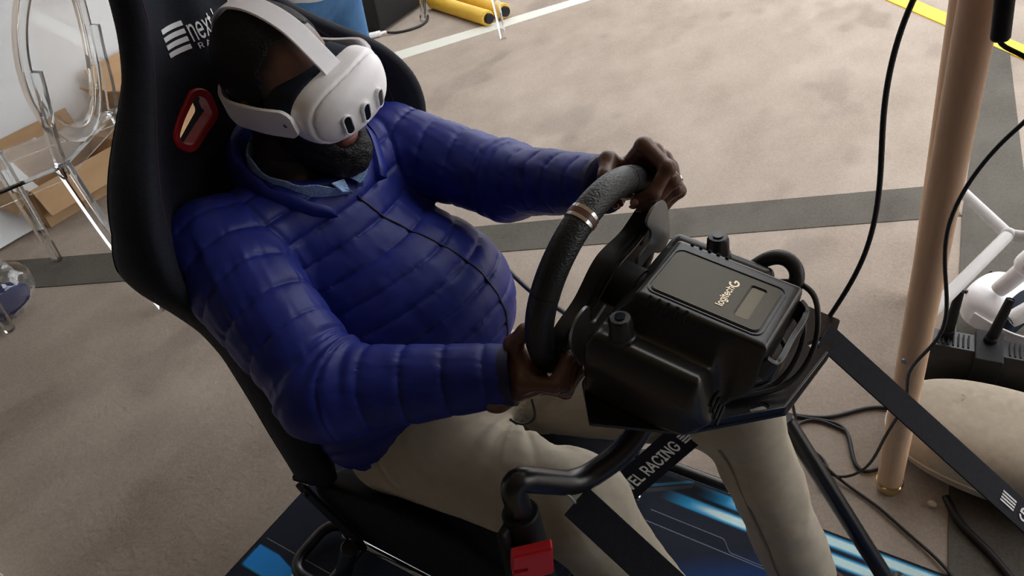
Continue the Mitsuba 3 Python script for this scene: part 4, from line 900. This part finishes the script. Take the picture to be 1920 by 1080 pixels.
# ---------------------------------------------------------------- transparent chair on the left
def ghost_chair(name, label, RA, RD, FB, FC, fA, fD, fB, fC, mat_=M_acr, group=None):
    """RA, RD rear seat corners, FB, FC front seat corners (at seat height); f* the feet under them."""
    RA, RD, FB, FC, fA, fD, fB, fC = (np.asarray(x, float) for x in (RA, RD, FB, FC, fA, fD, fB, fC))
    tag(name, label, 'chair', group)
    z = RA[2]; q = Polygon([RA[:2], RD[:2], FB[:2], FC[:2]]).buffer(0.012)
    obj(name + '__seat', slab(q, z - 0.012, z, 0.003), mat_, 30)
    loop = [RA, RD, FB, FC]
    for a, b in zip(loop, loop[1:] + loop[:1]):
        d = unit(b - a)
        obj(name + '__apron', ribbon(np.array([a - V(0, 0, 0.033) + d * 0.01, b - V(0, 0, 0.033) - d * 0.01]), V(0, 0, 1), 0.042, 0.006), mat_, 30)
    ax = unit(RD - RA); mid = (RA + RD) / 2; fw = unit((FB + FC) / 2 - mid); back_ = unit(V(0, 0, 1) - 0.22 * fw); wdt = np.linalg.norm(RD - RA) / 2
    for c, ft, rear in ((RA, fA, 1), (RD, fD, 1), (FB, fB, 0), (FC, fC, 0)):
        d = ft - c
        pts = [c, c + d * V(0.25, 0.25, 0.4), c + d * V(0.58, 0.58, 0.74), ft] if rear else [c, ft]
        p = spline(pts, 16) if rear else np.linspace(c, ft, 8)
        w_ = np.linspace(0.021, 0.013, len(p)); o = circ(1, 4) @ np.array([[0.7071, 0.7071], [-0.7071, 0.7071]])
        o = np.array([(-1, -.8), (-.8, -1), (.8, -1), (1, -.8), (1, .8), (.8, 1), (-.8, 1), (-1, .8)])
        obj(name + '__leg', sweep(p, o[None] * w_[:, None, None], nrm=ax), mat_, 30)
    H = 0.275; c0 = mid + back_ * (H + 0.020); al = np.linspace(0, 2 * np.pi, 64, endpoint=False)
    ring = c0 + np.cos(al)[:, None] * ax * wdt * 1.02 + np.sin(al)[:, None] * back_ * H
    ring = ring + (np.abs(np.cos(al)) ** 2)[:, None] * fw * 0.03
    nr = unit(np.cross(ax, back_))
    sec = np.array([(-0.010, -0.024), (0.010, -0.024), (0.012, -0.020), (0.012, 0.020), (0.010, 0.024), (-0.010, 0.024), (-0.012, 0.020), (-0.012, -0.020)])
    obj(name + '__back_frame', sweep(ring, sec, True, nrm=nr), mat_, 30)
    inner = c0 + 0.9 * (np.cos(al)[:, None] * ax * wdt * 1.02 + np.sin(al)[:, None] * back_ * H)
    f = np.array([[64, k, (k + 1) % 64] for k in range(64)])
    obj(name + '__back_sheet', trimesh.Trimesh(np.vstack([inner, c0[None]]), f, process=False), M_sheet)
    for c, s in ((RA, -1), (RD, 1)):
        p = spline([c, c + back_ * 0.10 + ax * s * 0.012, c0 + ax * s * wdt * 1.02 - back_ * 0.10, c0 + ax * s * wdt * 1.02], 14)
        obj(name + '__upright', sweep(p, np.array([(-0.012, -0.014), (0.012, -0.014), (0.012, 0.014), (-0.012, 0.014)]), nrm=ax), mat_, 30)
ghost_chair('acrylic_chair', 'clear acrylic chair with oval back standing by the white tent wall', (-2.50, 0.275, 0.46), (-2.70, 0.615, 0.46), (-2.83, 0.232, 0.46), (-2.60, -0.085, 0.46), (-2.188, 0.216, 0.0), (-2.40, 0.545, 0.0), (-2.843, 0.235, 0.0), (-2.618, -0.091, 0.0))
ghost_chair('acrylic_chair_001', 'clear acrylic chair whose legs stand by the yellow tubes and black case', (-2.36, 3.05, 0.46), (-2.80, 3.14, 0.46), (-2.88, 2.76, 0.46), (-2.42, 2.66, 0.46), (-2.28, 3.22, 0.0), (-2.76, 3.34, 0.0), (-2.955, 2.700, 0.0), (-2.316, 2.575, 0.0))

# ---------------------------------------------------------------- cardboard boxes
def box_with_flaps(name, label, c, size, yaw, flaps):
    c = np.asarray(c, float); sx, sy, sz = size; R_ = frame(yaw, 0)
    tag(name, label, 'box')
    t = 0.005; parts = {'side': []}
    for (dx, dy, lx, ly) in ((sx / 2, 0, t, sy), (-sx / 2, 0, t, sy), (0, sy / 2, sx - t, t), (0, -sy / 2, sx - t, t)):
        obj(name + '__side', move(rbox((lx, ly, sz), 0.001, 6), R_, c + V(dx, dy, sz / 2) @ R_), M_card)
    obj(name + '__bottom', move(rbox((sx, sy, t), 0.001, 6), R_, c + V(0, 0, t / 2 + 0.001)), M_card)
    for (ex, ey, ang, ln) in flaps:
        o = V(ex * sx / 2, ey * sy / 2, sz); d = V(ex * math.cos(ang), ey * math.cos(ang), math.sin(ang)); wd = V(ey, ex, 0) if True else 0
        w_ = (sy if ex else sx) * 0.98
        p = np.array([o, o + d * ln]) @ R_ + c
        obj(name + '__flap', ribbon(p, unit(np.abs(wd)) @ R_, w_, 0.004), M_card)
box_with_flaps('cardboard_box', 'long open cardboard box on the carpet behind the clear chair', (-3.245, 0.58, 0.0), (0.27, 0.42, 0.17), 0.0, [(1, 0, -1.05, 0.12), (-1, 0, 1.3, 0.12), (0, 1, 0.5, 0.10), (0, -1, -0.7, 0.10)])
box_with_flaps('cardboard_box_001', 'small open cardboard box behind the racing seat with raised flap', (-3.17, 1.10, 0.0), (0.30, 0.34, 0.26), 0.12, [(1, 0, 0.25, 0.14), (-1, 0, 1.2, 0.16), (0, -1, 0.9, 0.15), (0, 1, 0.4, 0.14)])
sp = np.array([(-3.09, 0.93, 0.20), (-3.05, 0.98, 0.285), (-3.06, 1.06, 0.315), (-3.12, 1.12, 0.27)])
obj('packing_paper', ribbon(spline(sp, 20), V(0.5, 0.2, 0.8), 0.14, 0.003), M_tee, 40, label='crumpled white packing paper in the small cardboard box', category='paper')
# plastic bag at the left edge
def bag_sdf(p):
    q = p - V(-2.72, -0.045, 0.10)
    return ell(q, (0, 0, 0), (0.10, 0.13, 0.105)) + 0.03 * (meshkit.fbm(p * 16, 3, 2) - 0.5)
BG = 'plastic_bag'
tag(BG, 'clear plastic bag holding dark blue cloth at the left edge', 'bag')
obj(BG + '__film', nets(bag_sdf, (-2.88, -0.22, -0.01), (-2.56, 0.13, 0.24), 0.009), M_film, 30, label='clear plastic film')
obj(BG + '__cloth', nets(lambda p: ell(p - V(-2.70, -0.05, 0.06), (0, 0, 0), (0.070, 0.10, 0.050)) + 0.02 * (meshkit.fbm(p * 20, 2, 7) - 0.5), (-2.84, -0.2, 0.0), (-2.58, 0.1, 0.15), 0.01), M_bagblue, True, label='dark blue folded cloth')
CT = 'grey_carton'
tag(CT, 'pale grey flat carton at the lower left corner of the carpet', 'carton')
obj(CT + '__body', move(rbox((0.40, 0.30, 0.06), 0.004), frame(0.0, 0), (-1.83, -0.795, 0.031)), M_tapew, 30)
obj(CT + '__lid', move(rbox((0.405, 0.305, 0.018), 0.004), frame(0.0, 0), (-1.83, -0.795, 0.068)), M_tapew, 30)

# ---------------------------------------------------------------- far equipment: black case, cable loop, yellow tubes
EC = 'equipment_case'
tag(EC, 'black equipment case on the carpet left of the yellow tubes', 'case')
EM = frame(math.atan2(0.45, -0.05) - math.pi / 2, 0); ec = V(-3.185, 2.72, 0)
obj(EC + '__body', move(rbox((0.20, 0.58, 0.20), 0.012), EM, ec + V(0, 0, 0.12)), M_matte, 30)
obj(EC + '__lid', move(rbox((0.21, 0.59, 0.06), 0.012), EM, ec + V(0, 0, 0.255)), M_matte, 30)
for k in (-1, 1):
    obj(EC + '__latch', move(rbox((0.012, 0.05, 0.05), 0.003), EM, ec + V(0.108, k * 0.17, 0.215) @ EM), M_steel, 30, label='steel latch')
obj('power_cable', tube([(-3.028, 2.462, 0.016), (-2.99, 2.49, 0.008), (-2.93, 2.55, 0.008), (-2.905, 2.63, 0.008), (-2.92, 2.70, 0.008), (-2.96, 2.76, 0.008)], 0.007, 8), M_cable, True, label='grey cable loop on the carpet beside the black case', category='cable')
WP = 'white_plug'
tag(WP, 'small white power plug lying on the carpet in front of the black case', 'plug')
obj(WP + '__body', rod((-3.10, 2.385, 0.018), (-3.05, 2.435, 0.020), 0.016), M_white, 30)
obj(WP + '__neck', rod((-3.05, 2.435, 0.020), (-3.03, 2.46, 0.020), 0.008), M_white, 30)
for k, (a, b, lb) in enumerate((((-3.02, 2.90, 0.042), (-2.504, 2.723, 0.042), 'nearer of the two yellow tubes lying on the carpet'), ((-3.02, 3.06, 0.042), (-2.47, 2.84, 0.042), 'farther of the two yellow tubes lying on the carpet'))):
    a, b = np.array(a), np.array(b); nm = 'yellow_tube' + ('' if k == 0 else '_001')
    tag(nm, lb, 'tube', None)
    obj(nm + '__pipe', rod(a, b, 0.042, n=28), M_tubey, 30)
    obj(nm + '__cap', rod(b - unit(b - a) * 0.01, b + unit(b - a) * 0.02, 0.028), M_matte, 30, label='dark end cap')

# ---------------------------------------------------------------- tall table with wooden legs, white stretchers
TB = 'wooden_table'
tag(TB, 'tall table on pale wooden legs with brass feet and white stretchers', 'table')
def leg(f0, top, r):
    f0, top = np.asarray(f0, float), np.asarray(top, float); u_ = unit(top - f0)
    k = obj(TB + '__leg', rod(f0 + u_ * 0.029, top, r * 0.93, r, 32), M_wood, 30)
    obj(k + '__foot', rod(f0 + V(0, 0, 0.001), f0 + u_ * 0.03, r * 0.86, r * 1.04), M_gold, 30, label='brass foot')
    return f0, top, u_
L1 = leg((0.0, 0.480, 0.0), (-0.059, 0.467, 1.14), 0.0275)
L2 = leg((-0.056, 1.169, 0.0), (-0.125, 0.99, 1.14), 0.0275)
L3 = leg((0.56, 0.93, 0.0), (0.50, 0.88, 1.14), 0.0275)
hub = V(0.085, 0.854, 0.46)
for (f0, tp, u_), zc in ((L1, 0.48), (L2, 0.45), (L3, 0.46)):
    e = f0 + u_ * (zc / u_[2]); obj(TB + '__stretcher', rod(hub, e, 0.0125), M_whmet, 30, label='white metal stretcher')
obj(TB + '__hub', trimesh.creation.icosphere(3, 0.0155).apply_translation(hub), M_whmet, True)
obj(TB + '__table_top', slab(Point(0.13, 0.80).buffer(0.50, quad_segs=24), 1.14, 1.17, 0.005), M_wood, 30)
s1 = L1[0] + L1[2] * 0.40; obj(TB + '__screw', rod(s1 + V(-0.010, -0.024, 0.004), s1 + V(-0.012, -0.0275, 0.005), 0.006), M_steel, 30)

# ---------------------------------------------------------------- beige case, router, second headset
PC = 'headset_case'
tag(PC, 'beige felt oval carrying case lying behind the wooden leg', 'case')
def case_sdf(p):
    q = (p - V(0.222, 0.632, 0.080)) @ frame(-0.03, 0.0).T
    k = (np.abs(q[:, 0] / 0.265) ** 2.6 + np.abs(q[:, 1] / 0.140) ** 2.4) ** (1 / 2.5)
    kk = (k ** 2.9 + np.abs(q[:, 2] / 0.080) ** 2.6) ** (1 / 2.7)
    return (kk - 1) * 0.06
cs = nets(case_sdf, (-0.06, 0.46, -0.01), (0.51, 0.80, 0.17), 0.006)
obj(PC + '__body', taubin(cs, 5), M_case, True)
al = np.linspace(0, 2 * np.pi, 90, endpoint=False); sgn = lambda x, e: np.sign(x) * np.abs(x) ** e
zl = np.stack([0.2655 * sgn(np.cos(al), 2 / 2.6), 0.1410 * sgn(np.sin(al), 2 / 2.4), 0 * al], 1) @ frame(-0.03, 0.0) + V(0.222, 0.632, 0.068)
obj(PC + '__piping', tube(zl, 0.0022, 8, False, True), M_piping, True, label='cream zip piping')
obj(PC + '__emblem', tube(V(0.085, 0.66, 0.152) + np.stack([0.010 * np.cos(al[::6]), 0.010 * np.sin(al[::6]), 0.09 * 0.1 * np.cos(al[::6])], 1), 0.0007, 6, False, True), M_case, True)
RT_ = 'wifi_router'
tag(RT_, 'black router with two upright antennas between the white headset and the beige case', 'router')
RM = frame(0.10, 0.0); ro = V(0.20, 0.858, 0.0)
rp = Polygon([(-0.045, 0.0), (-0.040, 0.135), (-0.020, 0.150), (0.045, 0.145), (0.055, 0.0)])
rm = slab(rp, -0.20, 0.20, 0.004); vv = np.asarray(rm.vertices); rm.vertices = np.stack([vv[:, 2], vv[:, 0], vv[:, 1]], 1)
if rm.volume < 0: rm.invert()
obj(RT_ + '__body', move(rm, RM, ro), M_black, 30)
for k in range(36):
    x = -0.185 + 0.0105 * k
    if -0.113 < x < -0.047: continue
    obj(RT_ + '__vent_rib', move(rbox((0.004, 0.045, 0.003), 0.001, 6), RM, ro + V(x, 0.010, 0.1505) @ RM), M_matte)
obj(RT_ + '__bracket', move(rbox((0.058, 0.110, 0.156), 0.004), RM, ro + V(-0.080, 0.004, 0.0785) @ RM), M_matte, 30)
for x, dx, hgt in ((-0.168, 0.00, 0.20), (-0.080, 0.012, 0.20)):
    b_ = ro + V(x, 0.02, 0.150) @ RM; t_ = b_ + V(dx, 0.015, hgt * 0.62)
    k = obj(RT_ + '__antenna', tube([b_ + V(0, 0, 0.012), b_ + (t_ - b_) * 0.3, t_], [0.0125, 0.012, 0.0095], 12, False), M_matte, True, label='black antenna')
    obj(k + '__hinge', rod(b_ + V(0, 0, -0.004), b_ + V(0, 0, 0.02), 0.014), M_matte, 30)
obj(RT_ + '__label', move(rbox((0.12, 0.002, 0.016), 0.0005, 6), frame(0.10, 0), ro + V(0.02, -0.0475, 0.012) @ RM), M_yellowlab, label='yellow label strip')
for k in range(9):
    obj(RT_ + '__label_mark', move(rbox((0.006, 0.001, 0.007), 0.0003, 6), frame(0.10, 0), ro + V(-0.032 + 0.013 * k, -0.049, 0.012) @ RM), M_matte)
obj(RT_ + '__sticker', move(rbox((0.016, 0.002, 0.018), 0.0005, 6), frame(0.10, 0), ro + V(-0.060, -0.0475, 0.013) @ RM), M_bluelab, label='pale blue sticker')

H2 = 'vr_headset_001'
tag(H2, 'white virtual reality headset lying on the carpet behind the black router', 'headset')
c2 = V(0.112, 1.105, 0.012); F2 = frame(2.75, -0.15)
def v2(p):
    q = (p - c2 - V(0, 0, 0.085)) @ F2.T
    fc = q[:, 0] + 1.6 * q[:, 1] ** 2
    k = (np.abs(q[:, 1] / 0.094) ** 3 + np.abs(q[:, 2] / 0.056) ** 2.6 + np.abs(fc / 0.062) ** 2.8) ** (1 / 2.8)
    return (k - 1) * 0.05
obj(H2 + '__shell', taubin(nets(v2, c2 + V(-0.13, -0.13, 0.0), c2 + V(0.13, 0.13, 0.17), 0.005), 4), M_white, True)
for q in ((0.058, -0.06, 0.026), (0.058, 0.055, 0.026), (0.058, -0.06, -0.028), (0.055, 0.055, -0.03)):
    o = c2 + V(0, 0, 0.085) + V(q[0] - 1.6 * q[1] ** 2, q[1], q[2]) @ F2
    obj(H2 + '__camera', rod(o - F2[0] * 0.006, o + F2[0] * 0.002, 0.0055), M_lens, 30, label='black camera eye')
obj(H2 + '__face_cushion', taubin(nets(lambda p: (lambda q: smax((((np.abs(q[:, 1] / 0.082) ** 3 + np.abs(q[:, 2] / 0.05) ** 2.6) ** (1 / 2.8)) - 1) * 0.05, np.maximum(-0.085 - q[:, 0], q[:, 0] + 0.02), 0.01))((p - c2 - V(0, 0, 0.085)) @ F2.T), c2 + V(-0.14, -0.14, 0.0), c2 + V(0.14, 0.14, 0.17), 0.006), 4), M_foam, True, label='black face cushion')
hp2 = [c2 + V(0, 0, 0.085) + V(x, y, 0.004) @ F2 for x, y in ((0.0, 0.096), (-0.08, 0.092), (-0.14, 0.06), (-0.165, 0.0), (-0.14, -0.06), (-0.08, -0.092), (0.0, -0.096))]
obj(H2 + '__strap', ribbon(spline(hp2, 50), F2[2], 0.030, 0.006), M_whitem, 40, label='white head strap')
for k, (c, ax, lb) in enumerate(((V(0.186, 0.985, 0.190), unit(V(0.55, 0.45, 0.40)), 'white motion controller with black round end on top of the router'), (V(0.138, 1.065, 0.212), unit(V(0.45, 0.1, 0.85)), 'white motion controller standing up against the headset'))):
    nm = 'motion_controller' + ('' if k == 0 else '_001')
    tag(nm, lb, 'controller')
    a_, b_ = c - ax * 0.055, c + ax * 0.05
    obj(nm + '__handle', tube([a_, a_ + ax * 0.01, c, b_], [0.0185, 0.020, 0.021, 0.024], 24, False), M_white, 40)
    obj(nm + '__end_cap', rod(a_ - ax * 0.0015, a_ + ax * 0.006, 0.0125), M_lens, 30, label='black round end')
    obj(nm + '__head', taubin(nets(lambda p: cap(p, b_ - ax * 0.005, b_ + ax * 0.012, 0.034), b_ - 0.06, b_ + 0.06, 0.006), 3), M_white, True, label='rounded white head')
    obj(nm + '__button_plate', move(slab(Point(0, 0).buffer(0.018), 0, 0.003), np.array([unit(np.cross(ax, V(0, 0, 1))), np.cross(unit(np.cross(ax, V(0, 0, 1))), ax) * -1, ax]), b_ + ax * 0.045), M_lens, 30)

# ---------------------------------------------------------------- cables
def cable(name, pts, r, label, group=None): obj(name, tube(pts, r, 8), M_cable, True, label=label, category='cable', group=group)
cable('hanging_cable', [(-0.06, 0.36, 1.155), (-0.095, 0.25, 1.19), (-0.111, 0.20, 1.150), (-0.118, 0.2, 1.036), (-0.107, 0.2, 0.932), (-0.108, 0.2, 0.802), (-0.134, 0.195, 0.697), (-0.141, 0.180, 0.680)], 0.0037, 'black cable hanging down to the rear of the wheel base')
AD = 'power_adapter_cable'
tag(AD, 'thin black cable with inline cylinder hanging in front of the wooden legs', 'cable')
obj(AD + '__cylinder', rod((-0.027, 0.3, 1.165), (-0.016, 0.3, 1.084), 0.0110), M_matte, 30, label='black cylindrical connector')
obj(AD + '__wire', tube([(-0.02, 0.34, 1.22), (-0.029, 0.3, 1.19), (-0.022, 0.3, 1.12), (-0.016, 0.3, 1.082), (0.010, 0.3, 1.068), (0.045, 0.3, 1.035), (0.040, 0.3, 0.995), (0.019, 0.3, 0.955), (-0.017, 0.3, 0.815), (0.006, 0.3, 0.684), (0.010, 0.31, 0.60), (-0.016, 0.34, 0.49), (-0.012, 0.38, 0.38), (-0.030, 0.42, 0.22), (-0.06, 0.45, 0.06), (-0.11, 0.46, 0.006), (-0.16, 0.48, 0.006)], 0.0030, 8), M_cable, True)
cable('floor_cable', [(-0.235, 0.60, 0.006), (-0.16, 0.63, 0.006), (-0.08, 0.70, 0.006), (-0.030, 0.71, 0.006), (-0.010, 0.665, 0.006), (-0.004, 0.60, 0.006), (0.006, 0.545, 0.006)], 0.0052, 'thick black cable arching on the carpet behind the wooden leg')
cable('floor_cable_001', [(-0.30, 0.60, 0.006), (-0.22, 0.60, 0.006), (-0.13, 0.61, 0.006), (-0.09, 0.54, 0.006), (-0.06, 0.50, 0.006), (-0.02, 0.53, 0.006)], 0.0048, 'black cable on the carpet curving towards the front wooden leg')
cable('floor_cable_002', [(-0.20, 0.14, 0.68), (-0.215, 0.30, 0.45), (-0.205, 0.42, 0.20), (-0.17, 0.47, 0.05), (-0.09, 0.45, 0.008), (-0.015, 0.419, 0.006), (0.06, 0.375, 0.006), (0.145, 0.316, 0.008), (0.20, 0.22, 0.010)], 0.0034, 'thin black cable falling from the wheel base and running past the mat edge')
cable('floor_cable_003', [(-0.21, 0.13, 0.68), (-0.235, 0.30, 0.42), (-0.225, 0.42, 0.18), (-0.19, 0.50, 0.02), (-0.15, 0.50, 0.006), (-0.12, 0.44, 0.006), (-0.13, 0.41, 0.006)], 0.0042, 'black cable hanging from the mounting plate into a loop on the carpet')
cable('floor_cable_004', [(-0.22, 0.12, 0.68), (-0.255, 0.30, 0.42), (-0.250, 0.42, 0.16), (-0.24, 0.52, 0.02), (-0.20, 0.60, 0.006), (-0.12, 0.60, 0.006)], 0.0040, 'black cable hanging nearest to the far trouser leg')
cable('floor_cable_005', [(0.11, 0.50, 0.010), (0.15, 0.44, 0.010), (0.20, 0.40, 0.010), (0.30, 0.30, 0.010), (0.42, 0.22, 0.010)], 0.0085, 'thick dark cable on the grey carpet in front of the beige case')
cable('seat_cable', [(-0.97, 0.31, 0.40), (-0.891, 0.290, 0.540), (-0.80, 0.25, 0.570), (-0.646, 0.15, 0.602), (-0.56, 0.10, 0.630), (-0.50, 0.05, 0.675), (-0.44, 0.03, 0.72)], 0.0045, 'black cable crossing behind the rim beside the jacket')
# cable bundle behind the wheel base
cable('wheel_cable', [bpt(0.215, 0.120, 0.0), bpt(0.240, 0.128, 0.006), bpt(0.266, 0.120, 0.006), bpt(0.284, 0.098, -0.004), bpt(0.297, 0.070, -0.035), bpt(0.290, 0.030, -0.072), bpt(0.262, -0.005, -0.084), bpt(0.235, -0.030, -0.088), bpt(0.212, -0.055, -0.090)], 0.0040, 'black cable looped behind the wheel base, outermost of the bundle')
cable('wheel_cable_001', [bpt(0.215, 0.110, -0.015), bpt(0.245, 0.110, -0.012), bpt(0.270, 0.092, -0.020), bpt(0.282, 0.060, -0.050), bpt(0.272, 0.020, -0.082), bpt(0.248, -0.008, -0.089), bpt(0.225, -0.028, -0.0905)], 0.0036, 'black cable looped behind the wheel base, middle of the bundle')
cable('wheel_cable_002', [bpt(0.240, 0.080, -0.05), bpt(0.262, 0.070, -0.060), bpt(0.268, 0.045, -0.078), bpt(0.255, 0.018, -0.0895), bpt(0.232, 0.0, -0.0905)], 0.0036, 'black cable looped behind the wheel base, innermost of the bundle')
cable('wheel_cable_003', [bpt(0.180, 0.130, 0.004), bpt(0.195, 0.136, 0.022), bpt(0.215, 0.139, 0.030), bpt(0.236, 0.132, 0.022), bpt(0.242, 0.120, 0.000), bpt(0.242, 0.112, -0.04)], 0.0105, 'thick black coiled cable end behind the far knob')
pb = trimesh.creation.icosphere(3, 0.008); v = np.asarray(pb.vertices); pb.vertices = v * (1 + 0.3 * (meshkit.noise(v * 300)[:, None] - 0.5)) * V(1.2, 1, 0.7) + V(0.088, 0.47, 0.009)
obj('lint_ball', pb, M_case, True, label='small beige lint ball on the carpet between wooden leg and beige case', category='lint')
